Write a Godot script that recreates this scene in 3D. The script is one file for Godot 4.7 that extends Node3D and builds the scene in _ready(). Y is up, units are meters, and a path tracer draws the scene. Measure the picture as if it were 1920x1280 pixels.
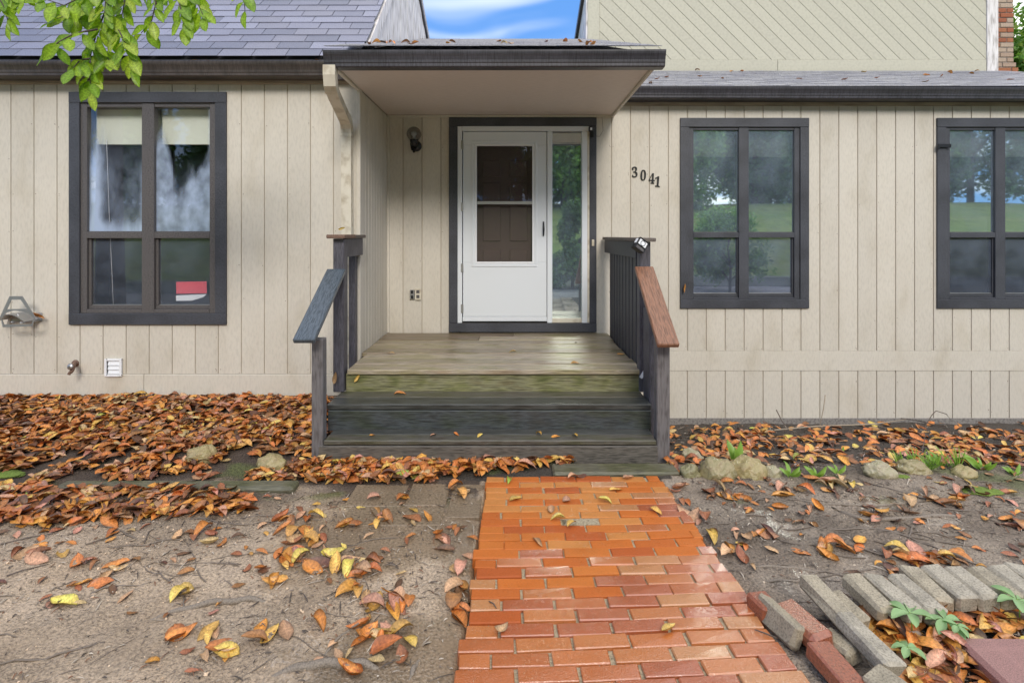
extends Node3D
# A single-storey cream house with a small wooden porch, a wet brick path and fallen leaves.
# x to the right, y up, the camera looks towards -z; "d" below is the distance in front of the camera (d = -z).

const F := 1000.0        # focal length in pixels of the 1920 x 1280 photograph
const EYE := 1.5
const HORIZON := 440.0
const DB := 5.65         # back wall of the porch and the right wing
const DL := 4.643        # front wall of the left wing
const PITCH := 0.2009    # groove spacing of the siding
var rng := RandomNumberGenerator.new()
var taken := {}
var box_cache := {}
var M := {}
var T := {}
var nz := FastNoiseLite.new()
var nz2 := FastNoiseLite.new()
var nwet := FastNoiseLite.new()

# ---------------------------------------------------------------- helpers
func P(px: float, py: float, d: float) -> Vector3:      # where a point seen at (px, py) lies if it is d metres away
	return Vector3((px - 960.0) * d / F, EYE - (py - HORIZON) * d / F, -d)

func X(px: float, d: float) -> float:
	return (px - 960.0) * d / F

func Y(py: float, d: float) -> float:
	return EYE - (py - HORIZON) * d / F

func lin(r: float, g: float, b: float, a := 1.0) -> Color:
	var c := Color(r, g, b).linear_to_srgb()
	c.a = a
	return c

func numbered(parent: Node, called: String) -> String:
	var key := str(parent.get_instance_id()) + called
	var n: int = taken.get(key, 0)
	taken[key] = n + 1
	return called if n == 0 else "%s_%03d" % [called, n]

func tag(o: Node, label: String, category: String, group := "") -> Node:
	o.set_meta("label", label)
	o.set_meta("category", category)
	if group != "":
		o.set_meta("group", group)
	return o

func thing(called: String, label: String, category: String, at := Vector3.ZERO, group := "") -> Node3D:
	var o := Node3D.new()
	o.name = numbered(self, called)
	add_child(o, true)
	o.position = at
	tag(o, label, category, group)
	return o

func part(parent: Node, called: String, mesh: Mesh, m: Material, xf := Transform3D()) -> MeshInstance3D:
	var o := MeshInstance3D.new()
	o.name = numbered(parent, called)
	o.mesh = mesh
	o.material_override = m
	parent.add_child(o, true)
	o.global_transform = xf
	return o

func sub(parent: Node3D, called: String) -> Node3D:       # a part that only holds sub-parts
	var o := Node3D.new()
	o.name = numbered(parent, called)
	parent.add_child(o, true)
	return o

func solo(called: String, label: String, category: String, mesh: Mesh, m: Material, xf := Transform3D(), group := "") -> MeshInstance3D:
	var o := part(self, called, mesh, m, xf)
	tag(o, label, category, group)
	return o

func setting(called: String, mesh: Mesh, m: Material, xf := Transform3D()) -> MeshInstance3D:
	var o := part(self, called, mesh, m, xf)
	o.set_meta("kind", "structure")
	return o

func tri(st: SurfaceTool, a: Vector3, b: Vector3, c: Vector3, out: Vector3) -> void:
	var n := (b - a).cross(c - a)
	if n.length_squared() < 1e-16:
		return
	if n.dot(out) > 0.0:
		var t := b
		b = c
		c = t
	n = n.normalized() * signf(n.dot(out))
	st.set_normal(n)
	st.add_vertex(a)
	st.set_normal(n)
	st.add_vertex(b)
	st.set_normal(n)
	st.add_vertex(c)

func quad(st: SurfaceTool, a: Vector3, b: Vector3, c: Vector3, e: Vector3, out: Vector3) -> void:
	tri(st, a, b, c, out)
	tri(st, a, c, e, out)

# a box with chamfered edges; warp > 0 moves its corners a little
func cbox(sx: float, sy: float, sz: float, ch := 0.004, warp := 0.0, variant := 0) -> ArrayMesh:
	var key := "%.4f %.4f %.4f %.4f %.4f %d" % [sx, sy, sz, ch, warp, variant]
	if box_cache.has(key):
		return box_cache[key]
	var r := RandomNumberGenerator.new()
	r.seed = hash(key)
	ch = minf(ch, minf(sx, minf(sy, sz)) * 0.3)
	var h := Vector3(sx, sy, sz) * 0.5
	var v := {}
	for i in 8:
		var s := Vector3(1 if i & 1 else -1, 1 if i & 2 else -1, 1 if i & 4 else -1)
		var off := Vector3(r.randf_range(-1, 1), r.randf_range(-1, 1), r.randf_range(-1, 1)) * warp
		var c := ch * (1.0 if warp == 0.0 else r.randf_range(0.6, 1.9))
		for ax in 3:
			var p := s * h
			for k in 3:
				if k != ax:
					p[k] -= s[k] * c
			v[i * 3 + ax] = p + off
	var st := SurfaceTool.new()
	st.begin(Mesh.PRIMITIVE_TRIANGLES)
	for ax in 3:
		var b1: int = 1 << ((ax + 1) % 3)
		var b2: int = 1 << ((ax + 2) % 3)
		for s in 2:
			var base: int = (1 << ax) if s else 0
			var o := Vector3.ZERO
			o[ax] = 1.0 if s else -1.0
			quad(st, v[base * 3 + ax], v[(base | b1) * 3 + ax], v[(base | b1 | b2) * 3 + ax], v[(base | b2) * 3 + ax], o)
		# the four edges that run along this axis
		for k in 4:
			var e: int = (b1 if k & 1 else 0) | (b2 if k & 2 else 0)
			var a1 := (ax + 1) % 3
			var a2 := (ax + 2) % 3
			var o := Vector3.ZERO
			o[a1] = 1.0 if k & 1 else -1.0
			o[a2] = 1.0 if k & 2 else -1.0
			var f: int = e | (1 << ax)
			quad(st, v[e * 3 + a1], v[f * 3 + a1], v[f * 3 + a2], v[e * 3 + a2], o)
	for i in 8:
		tri(st, v[i * 3], v[i * 3 + 1], v[i * 3 + 2], Vector3(1 if i & 1 else -1, 1 if i & 2 else -1, 1 if i & 4 else -1))
	var m := st.commit()
	box_cache[key] = m
	return m

func box(parent: Node, called: String, m: Material, x0: float, x1: float, y0: float, y1: float, d0: float, d1: float, ch := 0.004) -> MeshInstance3D:
	return part(parent, called, cbox(absf(x1 - x0), absf(y1 - y0), absf(d1 - d0), ch), m, Transform3D(Basis(), Vector3((x0 + x1) / 2, (y0 + y1) / 2, -(d0 + d1) / 2)))

# a box given by its outline in the photograph, where its face lies at distance "plane"; front is how far it stands out towards the camera
func rbox(parent: Node, called: String, m: Material, px0: float, py0: float, px1: float, py1: float, plane: float, front: float, back: float, ch := 0.003) -> MeshInstance3D:
	return box(parent, called, m, X(px0, plane), X(px1, plane), Y(py1, plane), Y(py0, plane), plane - front, plane + back, ch)

func tilted(c: Vector3, rx: float, ry: float, rz: float) -> Transform3D:
	return Transform3D(Basis.from_euler(Vector3(deg_to_rad(rx), deg_to_rad(ry), deg_to_rad(rz))), c)

# a closed outline in (across, up) pushed along a straight line
func prism(outline: Array, a: Vector3, b: Vector3, across: Vector3, up: Vector3) -> ArrayMesh:
	var st := SurfaceTool.new()
	st.begin(Mesh.PRIMITIVE_TRIANGLES)
	var pts := PackedVector2Array(outline)
	var mid := Vector2.ZERO
	for p in pts:
		mid += p / pts.size()
	var area := 0.0
	for i in pts.size():
		area += pts[i].cross(pts[(i + 1) % pts.size()])
	for i in pts.size():
		var p := pts[i]
		var q := pts[(i + 1) % pts.size()]
		var n2 := Vector2(q.y - p.y, p.x - q.x) * signf(area)
		var o := across * n2.x + up * n2.y
		quad(st, a + across * p.x + up * p.y, b + across * p.x + up * p.y, b + across * q.x + up * q.y, a + across * q.x + up * q.y, o)
	var ids := Geometry2D.triangulate_polygon(pts)
	for i in range(0, ids.size(), 3):
		for e in [[a, a - b], [b, b - a]]:
			var w := []
			for k in 3:
				var p := pts[ids[i + k]]
				w.append(e[0] + across * p.x + up * p.y)
			tri(st, w[0], w[1], w[2], e[1])
	return st.commit()

# a tube through points; radius per point; squash flattens the section
func tube(st: SurfaceTool, pts: Array, radii: Array, sides := 7, squash := 1.0) -> void:
	var rings := []
	for i in pts.size():
		var dir: Vector3 = (pts[mini(i + 1, pts.size() - 1)] - pts[maxi(i - 1, 0)]).normalized()
		var side := dir.cross(Vector3(0, 0, 1) if absf(dir.z) < 0.9 else Vector3.RIGHT).normalized()
		var up := side.cross(dir).normalized()
		var ring := []
		for k in sides:
			var a := TAU * (k + 0.5) / sides
			ring.append(pts[i] + (side * cos(a) + up * sin(a) * squash) * radii[i])
		rings.append(ring)
	for i in pts.size() - 1:
		for k in sides:
			var k2 := (k + 1) % sides
			var o: Vector3 = (rings[i][k] + rings[i][k2]) * 0.5 - (pts[i] + pts[i + 1]) * 0.5 + (rings[i + 1][k] - rings[i][k]) * 0.0
			quad(st, rings[i][k], rings[i + 1][k], rings[i + 1][k2], rings[i][k2], o)
	for e in [0, pts.size() - 1]:
		var o: Vector3 = pts[e] - pts[1 if e == 0 else e - 1]
		for k in range(1, sides - 1):
			tri(st, rings[e][0], rings[e][k], rings[e][k + 1], o)

func tube_mesh(pts: Array, radii: Array, sides := 7, squash := 1.0) -> ArrayMesh:
	var st := SurfaceTool.new()
	st.begin(Mesh.PRIMITIVE_TRIANGLES)
	tube(st, pts, radii, sides, squash)
	return smooth(st)

func smooth(st: SurfaceTool) -> ArrayMesh:      # weld and shade smoothly
	var a := st.commit_to_arrays()
	var v: PackedVector3Array = a[Mesh.ARRAY_VERTEX]
	var s2 := SurfaceTool.new()
	s2.begin(Mesh.PRIMITIVE_TRIANGLES)
	s2.set_smooth_group(0)
	for p in v:
		s2.add_vertex(p.snapped(Vector3.ONE * 0.00002))
	s2.index()
	s2.generate_normals()
	return s2.commit()

# lathe round the y axis: profile is a list of (radius, height)
func lathe(profile: Array, sides := 16) -> ArrayMesh:
	var st := SurfaceTool.new()
	st.begin(Mesh.PRIMITIVE_TRIANGLES)
	for i in profile.size() - 1:
		var p: Vector2 = profile[i]
		var q: Vector2 = profile[i + 1]
		for k in sides:
			var a := TAU * k / sides
			var b := TAU * (k + 1) / sides
			var o := Vector3(cos((a + b) / 2), 0, sin((a + b) / 2)) * (q.y - p.y) + Vector3(0, p.x - q.x, 0)
			quad(st, Vector3(cos(a) * p.x, p.y, sin(a) * p.x), Vector3(cos(b) * p.x, p.y, sin(b) * p.x), Vector3(cos(b) * q.x, q.y, sin(b) * q.x), Vector3(cos(a) * q.x, q.y, sin(a) * q.x), o)
	return smooth(st)

func noise_tex(seed_: int, freq: float, cols: Array, octaves := 4, type := FastNoiseLite.TYPE_SIMPLEX_SMOOTH, size := 512, offs := [], ridged := false) -> NoiseTexture2D:
	var n := FastNoiseLite.new()
	n.seed = seed_
	n.noise_type = type
	n.frequency = freq
	n.fractal_octaves = octaves
	n.fractal_type = FastNoiseLite.FRACTAL_RIDGED if ridged else FastNoiseLite.FRACTAL_FBM
	if type == FastNoiseLite.TYPE_CELLULAR:
		n.cellular_return_type = FastNoiseLite.RETURN_DISTANCE
	var t := NoiseTexture2D.new()
	t.width = size
	t.height = size
	t.seamless = true
	t.seamless_blend_skirt = 0.2
	t.noise = n
	if cols.size():
		var g := Gradient.new()
		var c := PackedColorArray()
		var o := PackedFloat32Array()
		for i in cols.size():
			c.append(cols[i] if cols[i] is Color else Color(cols[i], cols[i], cols[i]))
			o.append(offs[i] if offs.size() else float(i) / (cols.size() - 1))
		g.offsets = o
		g.colors = c
		t.color_ramp = g
	return t

# opts: tex, scale (Vector3 in repeats per metre), own (object space), bump, bump_cm, rough_tex, stain, stain_scale, coat, coat_rough, vc, back
func mat(called: String, c: Color, rough: float, opts := {}) -> StandardMaterial3D:
	var m := StandardMaterial3D.new()
	m.resource_name = called
	m.albedo_color = c
	m.roughness = rough
	m.metallic_specular = opts.get("spec", 0.5)
	if opts.has("tex") or opts.has("bump") or opts.has("rough_tex"):
		m.uv1_triplanar = true
		m.uv1_world_triplanar = not opts.get("own", false)
		m.uv1_scale = opts.get("scale", Vector3.ONE)
		m.uv1_offset = opts.get("offset", Vector3.ZERO)
		m.uv1_triplanar_sharpness = 4.0
		if opts.has("tex"):
			m.albedo_texture = opts.tex
		if opts.has("bump"):
			m.heightmap_enabled = true
			m.heightmap_texture = opts.bump
			m.heightmap_scale = opts.get("bump_cm", 0.2)
		if opts.has("rough_tex"):
			m.roughness_texture = opts.rough_tex
			m.roughness_texture_channel = BaseMaterial3D.TEXTURE_CHANNEL_RED
	if opts.has("stain"):
		m.detail_enabled = true
		m.detail_blend_mode = BaseMaterial3D.BLEND_MODE_MUL if not opts.has("stain_mix") else BaseMaterial3D.BLEND_MODE_MIX
		m.detail_albedo = opts.stain
		m.detail_uv_layer = BaseMaterial3D.DETAIL_UV_2
		m.uv2_triplanar = true
		m.uv2_world_triplanar = true
		m.uv2_scale = opts.get("stain_scale", Vector3.ONE * 0.5)
	if opts.has("coat"):
		m.clearcoat_enabled = true
		m.clearcoat = opts.coat
		m.clearcoat_roughness = opts.get("coat_rough", 0.15)
	if opts.get("vc", false):
		m.vertex_color_use_as_albedo = true
	if opts.has("back"):
		m.backlight_enabled = true
		m.backlight = opts.back
	if opts.has("metal"):
		m.metallic = opts.metal
	if opts.get("two", true):
		m.cull_mode = BaseMaterial3D.CULL_DISABLED
	return m

func sstep(a: float, b: float, x: float) -> float:
	return smoothstep(a, b, x)

# ---------------------------------------------------------------- camera, sky, light
func set_stage() -> void:
	var cam := Camera3D.new()
	cam.name = "camera"
	add_child(cam)
	cam.position = Vector3(0, EYE, 0)
	cam.keep_aspect = Camera3D.KEEP_HEIGHT
	cam.set_frustum(0.05 * 1280.0 / F, Vector2(0, -0.05 * (640.0 - HORIZON) / F), 0.05, 600.0)
	cam.current = true
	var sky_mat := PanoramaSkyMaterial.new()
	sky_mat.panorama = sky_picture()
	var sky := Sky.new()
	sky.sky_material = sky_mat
	var env := Environment.new()
	env.background_mode = Environment.BG_SKY
	env.sky = sky
	env.background_energy_multiplier = 1.0
	env.tonemap_mode = Environment.TONE_MAPPER_LINEAR
	env.tonemap_exposure = 1.6
	env.sdfgi_enabled = true
	env.ssao_enabled = true
	env.ssil_enabled = true
	var we := WorldEnvironment.new()
	we.name = "environment"
	we.environment = env
	add_child(we)
	var sun := DirectionalLight3D.new()
	sun.name = "sun"
	add_child(sun)
	sun.light_energy = 0.5
	sun.light_color = Color(1.0, 0.965, 0.92)
	sun.light_angular_distance = 18.0
	sun.shadow_enabled = true
	sun.look_at_from_position(Vector3(0.5, 2.0, 3.2), Vector3.ZERO)

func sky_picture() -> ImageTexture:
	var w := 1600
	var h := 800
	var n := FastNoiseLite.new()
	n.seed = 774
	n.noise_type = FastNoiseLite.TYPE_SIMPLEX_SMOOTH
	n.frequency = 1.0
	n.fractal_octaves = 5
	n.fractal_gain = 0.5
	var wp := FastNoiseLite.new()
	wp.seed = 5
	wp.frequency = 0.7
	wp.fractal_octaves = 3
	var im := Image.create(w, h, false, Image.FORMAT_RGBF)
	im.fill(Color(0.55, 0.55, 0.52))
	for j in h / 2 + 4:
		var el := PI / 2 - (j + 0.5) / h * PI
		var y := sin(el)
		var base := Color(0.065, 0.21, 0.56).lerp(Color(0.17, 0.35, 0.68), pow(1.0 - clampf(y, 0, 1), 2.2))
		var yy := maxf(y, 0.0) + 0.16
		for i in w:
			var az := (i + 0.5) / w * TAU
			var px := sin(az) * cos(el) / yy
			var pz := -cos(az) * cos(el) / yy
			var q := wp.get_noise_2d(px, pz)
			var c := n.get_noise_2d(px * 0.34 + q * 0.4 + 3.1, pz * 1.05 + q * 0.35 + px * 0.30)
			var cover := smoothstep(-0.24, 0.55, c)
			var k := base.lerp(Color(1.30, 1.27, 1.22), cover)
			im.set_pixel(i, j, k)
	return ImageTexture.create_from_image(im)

# ---------------------------------------------------------------- materials
func make_materials() -> void:
	T.soft = noise_tex(1, 0.008, [0.74, 0.92, 1.0], 5)
	T.fine = noise_tex(2, 0.06, [0.62, 0.9, 1.0], 4)
	T.bumpy = noise_tex(3, 0.03, [0.0, 1.0], 5)
	T.grit = noise_tex(4, 0.12, [0.0, 0.55, 1.0], 3)
	T.grain = noise_tex(5, 0.02, [0.45, 0.8, 1.0, 0.72, 1.0], 5)
	T.grain_bump = noise_tex(6, 0.02, [0.0, 1.0], 5)
	T.rough_wet = noise_tex(7, 0.012, [0.35, 0.75, 1.0], 4)
	T.stain = noise_tex(8, 0.012, [lin(0.62, 0.57, 0.50), lin(0.94, 0.93, 0.91), lin(1, 1, 1)], 4)
	T.dirt = noise_tex(18, 0.010, [lin(0.87, 0.85, 0.81), lin(0.965, 0.96, 0.95), lin(1, 1, 1), lin(0.98, 0.98, 0.98)], 3)
	T.paint = noise_tex(19, 0.05, [0.93, 0.98, 1.0], 3)
	T.weather = noise_tex(9, 0.014, [lin(0.35, 0.33, 0.31), lin(0.8, 0.79, 0.78), lin(1, 1, 1)], 5)
	T.algae = noise_tex(10, 0.01, [lin(0.50, 0.58, 0.32), lin(0.85, 0.86, 0.66), lin(1, 1, 1), lin(0.7, 0.6, 0.5)], 4)
	T.soil = noise_tex(12, 0.03, [0.55, 0.84, 0.96, 1.0], 6, FastNoiseLite.TYPE_SIMPLEX_SMOOTH, 1024)
	T.soil_bump = noise_tex(13, 0.035, [0.0, 0.4, 1.0], 6, FastNoiseLite.TYPE_SIMPLEX_SMOOTH, 1024)
	T.pits = noise_tex(14, 0.05, [1.0, 0.75, 0.0], 3, FastNoiseLite.TYPE_CELLULAR)
	T.stone = noise_tex(15, 0.015, [lin(0.5, 0.42, 0.3), lin(0.95, 0.9, 0.78), lin(0.75, 0.75, 0.55), lin(1, 1, 1)], 5)

	var sid := {"tex": T.paint, "scale": Vector3(1.6, 0.5, 1.6), "stain": T.dirt, "stain_scale": Vector3(0.5, 0.25, 0.5), "bump": T.grain_bump, "bump_cm": 0.025}
	M.siding = []
	for k in [1.0, 0.965, 1.02]:
		M.siding.append(mat("cream_paint", lin(0.64 * k, 0.60 * k, 0.52 * k), 0.62, sid))
	M.groove = mat("cream_paint_in_groove", lin(0.50, 0.45, 0.37), 0.8)
	M.olive = []
	for k in [1.0, 0.97, 1.02]:
		M.olive.append(mat("olive_cream_paint", lin(0.50 * k, 0.485 * k, 0.39 * k), 0.65, {"tex": T.paint, "scale": Vector3.ONE * 0.8}))
	M.olive_groove = mat("olive_paint_in_groove", lin(0.3, 0.3, 0.22), 0.85)
	M.trim_cream = mat("cream_trim_paint", lin(0.65, 0.61, 0.53), 0.55, sid)
	M.weathered_white = mat("weathered_white_paint", lin(0.85, 0.83, 0.83), 0.8, {"tex": T.weather, "scale": Vector3(3, 0.5, 3), "bump": T.grain_bump, "bump_cm": 0.3})
	M.trim = mat("charcoal_paint", lin(0.088, 0.094, 0.115), 0.5, {"tex": T.fine, "scale": Vector3(2, 2, 2), "stain": T.soft, "bump": T.grain_bump, "bump_cm": 0.05})
	M.trim_brown = mat("brown_grey_window_frame", lin(0.125, 0.115, 0.115), 0.45, {"tex": T.fine, "scale": Vector3(2, 2, 2)})
	M.gutter = mat("dark_gutter_paint", lin(0.085, 0.083, 0.10), 0.38, {"tex": T.grain, "scale": Vector3(5, 0.4, 5), "stain": T.soft})
	M.gutter_brown = mat("brown_gutter_paint", lin(0.095, 0.078, 0.07), 0.38, {"tex": T.grain, "scale": Vector3(5, 0.4, 5), "stain": T.soft})
	M.soffit = mat("lightened_soffit_paint", lin(0.72, 0.65, 0.60), 0.6, {"tex": T.paint, "scale": Vector3(0.4, 3, 3)})  # wall cream made paler to stand in for bounce light under the canopy
	M.frieze = mat("tan_frieze_board", lin(0.50, 0.42, 0.33), 0.6, {"tex": T.soft, "scale": Vector3(0.5, 3, 3)})
	M.white = mat("white_enamel", lin(0.72, 0.76, 0.80), 0.32)
	M.white_plastic = mat("white_plastic", lin(0.8, 0.82, 0.85), 0.4)
	M.downspout = mat("chipped_cream_metal", lin(0.68, 0.64, 0.54), 0.45, {"tex": T.stain, "scale": Vector3.ONE * 1.3})
	M.black = mat("black_metal", lin(0.012, 0.013, 0.016), 0.35)
	M.steel = mat("dull_steel", lin(0.4, 0.4, 0.4), 0.4, {"metal": 0.8})
	M.shingle = []
	for k in [[0.255, 0.262, 0.35], [0.22, 0.23, 0.31], [0.30, 0.31, 0.41], [0.25, 0.255, 0.33], [0.19, 0.20, 0.27]]:
		M.shingle.append(mat("wet_shingle", lin(k[0], k[1], k[2]), 0.5, {"tex": T.fine, "scale": Vector3.ONE * 3.0, "bump": T.grit, "bump_cm": 0.12}))
	M.shingle_low = []
	for k in [[0.42, 0.42, 0.46], [0.36, 0.36, 0.41], [0.47, 0.47, 0.5]]:
		M.shingle_low.append(mat("worn_wet_shingle", lin(k[0], k[1], k[2]), 0.42, {"tex": T.fine, "scale": Vector3(2, 3, 3), "bump": T.grit, "bump_cm": 0.15}))
	M.roof_under = mat("roof_felt", lin(0.05, 0.05, 0.06), 0.9)
	M.deck = []
	for k in 4:
		var c = [lin(0.47, 0.395, 0.295), lin(0.41, 0.345, 0.26), lin(0.51, 0.43, 0.33), lin(0.35, 0.285, 0.21)][k]
		M.deck.append(mat("weathered_deck_wood", c, 0.5, {"tex": T.grain, "scale": Vector3(0.28, 5.5, 5.5), "offset": Vector3(k * 0.37, k * 0.21, k * 0.53), "bump": T.grain_bump, "bump_cm": 0.25, "stain": T.algae, "stain_scale": Vector3(0.35, 1.2, 1.2), "rough_tex": T.rough_wet}))
	M.deck_wet = mat("rain_darkened_deck_wood", lin(0.27, 0.205, 0.15), 0.35, {"tex": T.grain, "scale": Vector3(0.28, 5.5, 5.5), "bump": T.grain_bump, "bump_cm": 0.2, "stain": T.algae, "stain_scale": Vector3(0.35, 1.2, 1.2)})
	M.riser_green = mat("algae_covered_riser", lin(0.27, 0.26, 0.145), 0.55, {"tex": T.grain, "scale": Vector3(0.3, 4, 4), "bump": T.grain_bump, "bump_cm": 0.2, "stain": T.algae, "stain_scale": Vector3(0.7, 1.5, 1)})
	M.tread = mat("dark_wet_tread", lin(0.095, 0.10, 0.092), 0.3, {"tex": T.grain, "scale": Vector3(0.3, 6, 6), "bump": T.grain_bump, "bump_cm": 0.15, "stain": T.weather, "stain_scale": Vector3(0.5, 1, 1.6)})
	M.tread_b = mat("dark_wet_tread_brown", lin(0.135, 0.125, 0.105), 0.32, {"tex": T.grain, "scale": Vector3(0.3, 6, 6), "offset": Vector3(0.3, 0.4, 0.2), "bump": T.grain_bump, "bump_cm": 0.15, "stain": T.algae, "stain_scale": Vector3(0.5, 1, 1.6)})
	M.riser_dark = mat("slate_painted_riser", lin(0.075, 0.085, 0.09), 0.4, {"tex": T.grain, "scale": Vector3(0.4, 4, 4), "bump": T.grain_bump, "bump_cm": 0.1, "stain": T.algae, "stain_scale": Vector3(0.5, 1, 1)})
	M.riser_base = mat("grey_brown_base_board", lin(0.15, 0.135, 0.115), 0.5, {"tex": T.grain, "scale": Vector3(0.5, 4, 4), "bump": T.grain_bump, "bump_cm": 0.1})
	M.post = mat("worn_charcoal_post", lin(0.13, 0.125, 0.15), 0.5, {"tex": T.grain, "scale": Vector3(7, 0.6, 7), "bump": T.grain_bump, "bump_cm": 0.15, "stain": T.soft, "stain_scale": Vector3.ONE})
	M.post_pale = mat("faded_charcoal_post", lin(0.19, 0.18, 0.185), 0.55, {"tex": T.weather, "scale": Vector3(7, 0.9, 7), "bump": T.grain_bump, "bump_cm": 0.2})
	M.rail_dark = mat("shade_darkened_paint", lin(0.055, 0.055, 0.068), 0.5, {"tex": T.grain, "scale": Vector3(6, 0.6, 6), "bump": T.grain_bump, "bump_cm": 0.1})  # charcoal darkened; the shadow on the inner railing face is put into the colour
	M.rail_blue = mat("wet_blue_grey_handrail", lin(0.10, 0.125, 0.15), 0.27, {"tex": T.grain, "scale": Vector3(7, 7, 0.7), "own": true, "bump": T.grain_bump, "bump_cm": 0.12})
	M.rail_brown = mat("bare_brown_handrail", lin(0.30, 0.145, 0.085), 0.4, {"tex": T.grain, "scale": Vector3(7, 7, 0.5), "own": true, "bump": T.grain_bump, "bump_cm": 0.25})
	M.cap_brown = mat("rusty_brown_cap_board", lin(0.22, 0.13, 0.09), 0.6, {"tex": T.grain, "scale": Vector3(7, 7, 0.5), "bump": T.grain_bump, "bump_cm": 0.2})
	M.cap_grey = mat("grey_cap_board", lin(0.17, 0.14, 0.12), 0.6, {"tex": T.grain, "scale": Vector3(7, 7, 0.5), "bump": T.grain_bump, "bump_cm": 0.2})
	M.brick = []
	M.brick_wet = []
	for k in [[0.54, 0.170, 0.042], [0.49, 0.145, 0.038], [0.56, 0.195, 0.052], [0.43, 0.115, 0.036], [0.53, 0.18, 0.046], [0.56, 0.25, 0.085]]:
		M.brick.append(mat("damp_orange_brick", lin(k[0], k[1] * 0.9, k[2] * 0.75), 0.6, {"spec": 0.3, "tex": T.paint, "scale": Vector3(2.5, 2.5, 2.5), "bump": T.soil_bump, "bump_cm": 0.12, "rough_tex": T.rough_wet, "stain": T.dirt, "stain_scale": Vector3.ONE * 0.8}))
		M.brick_wet.append(mat("soaked_orange_brick", lin(k[0] * 0.95, k[1] * 0.92, k[2]), 0.32, {"spec": 1.0, "tex": T.paint, "scale": Vector3(2.2, 2.2, 2.2), "bump": T.grit, "bump_cm": 0.11, "rough_tex": T.rough_wet, "stain": T.dirt, "stain_scale": Vector3.ONE * 0.8, "coat": 1.0, "coat_rough": 0.17}))
	M.brick_grey = mat("mossy_grey_brick", lin(0.22, 0.19, 0.12), 0.5, {"tex": T.fine, "scale": Vector3.ONE * 2.5, "bump": T.soil_bump, "bump_cm": 0.2})
	M.mortar = mat("sandy_joint", lin(0.46, 0.38, 0.25), 0.8, {"tex": T.soil, "scale": Vector3.ONE * 2.0, "bump": T.soil_bump, "bump_cm": 0.3})
	M.red_brick = mat("wet_red_brick", lin(0.40, 0.125, 0.06), 0.32, {"tex": T.fine, "scale": Vector3.ONE * 2.5, "own": true, "bump": T.soil_bump, "bump_cm": 0.3, "coat": 0.7, "coat_rough": 0.32})
	M.tan_brick = mat("grey_tan_edging_brick", lin(0.56, 0.48, 0.345), 0.62, {"tex": T.fine, "scale": Vector3.ONE * 3.0, "own": true, "bump": T.grit, "bump_cm": 0.12, "stain": T.soft, "stain_scale": Vector3.ONE * 2})
	M.tan_brick_b = mat("grey_edging_brick", lin(0.61, 0.54, 0.42), 0.55, {"tex": T.fine, "scale": Vector3.ONE * 3.0, "own": true, "bump": T.grit, "bump_cm": 0.12, "stain": T.soft, "stain_scale": Vector3.ONE * 2})
	M.paver_red = mat("wet_red_paver", lin(0.50, 0.25, 0.215), 0.5, {"tex": T.fine, "scale": Vector3.ONE * 5.0, "bump": T.grit, "bump_cm": 0.3, "coat": 0.5, "coat_rough": 0.4})
	M.paver = mat("wet_concrete_paver", lin(0.36, 0.265, 0.17), 0.2, {"tex": T.soil, "scale": Vector3.ONE * 1.7, "bump": T.soil_bump, "bump_cm": 0.15, "stain": T.soft, "stain_scale": Vector3.ONE * 0.33})
	M.timber = mat("green_stained_timber", lin(0.17, 0.16, 0.11), 0.5, {"tex": T.grain, "scale": Vector3(0.5, 5, 5), "bump": T.grain_bump, "bump_cm": 0.2, "stain": T.algae})
	M.rock = []
	for k in [[0.36, 0.31, 0.20], [0.42, 0.35, 0.21], [0.30, 0.28, 0.19], [0.43, 0.39, 0.31]]:
		M.rock.append(mat("wet_field_stone", lin(k[0], k[1], k[2]), 0.38, {"tex": T.stone, "scale": Vector3.ONE * 2.0, "own": true, "bump": T.bumpy, "bump_cm": 0.6}))
	M.soil = mat("damp_soil", Color.WHITE, 0.82, {"tex": T.soil, "scale": Vector3.ONE * 1.7, "bump": T.soil_bump, "bump_cm": 0.9, "vc": true, "stain": T.soft, "stain_scale": Vector3.ONE * 0.33})
	M.mud = mat("wet_mud", Color.WHITE, 0.11, {"tex": T.soil, "scale": Vector3.ONE * 1.7, "bump": T.soil_bump, "bump_cm": 0.22, "vc": true, "spec": 0.7, "rough_tex": T.rough_wet, "stain": T.soft, "stain_scale": Vector3.ONE * 0.33})
	T.leaf = leaf_texture()
	M.leaf = mat("wet_dead_leaf", Color.WHITE, 0.40, {"vc": true})
	M.leaf.albedo_texture = T.leaf
	M.leaf.heightmap_enabled = true
	M.leaf.heightmap_texture = T.leaf
	M.leaf.heightmap_scale = 0.08
	M.root = mat("grey_root_bark", lin(0.30, 0.245, 0.19), 0.6, {"tex": T.fine, "scale": Vector3.ONE * 4, "bump": T.soil_bump, "bump_cm": 0.2})
	M.twig = mat("thin_twig", lin(0.12, 0.09, 0.07), 0.7)
	M.twig_pale = mat("pale_dry_twig", lin(0.33, 0.27, 0.2), 0.7)
	M.leaf_green = []
	for k in [[0.48, 0.74, 0.06], [0.40, 0.66, 0.055], [0.58, 0.78, 0.10], [0.30, 0.54, 0.05]]:
		M.leaf_green.append(mat("fresh_leaf", lin(k[0], k[1], k[2]), 0.42, {"vc": true, "back": lin(0.8, 0.95, 0.22)}))
		M.leaf_green[-1].albedo_texture = T.leaf
	M.plant = mat("seedling_leaf", lin(0.32, 0.50, 0.22), 0.4, {"vc": true, "back": lin(0.35, 0.5, 0.25)})
	M.sprout = mat("pale_sprout_leaf", lin(0.25, 0.42, 0.07), 0.4, {"vc": true, "back": lin(0.4, 0.5, 0.15)})
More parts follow.
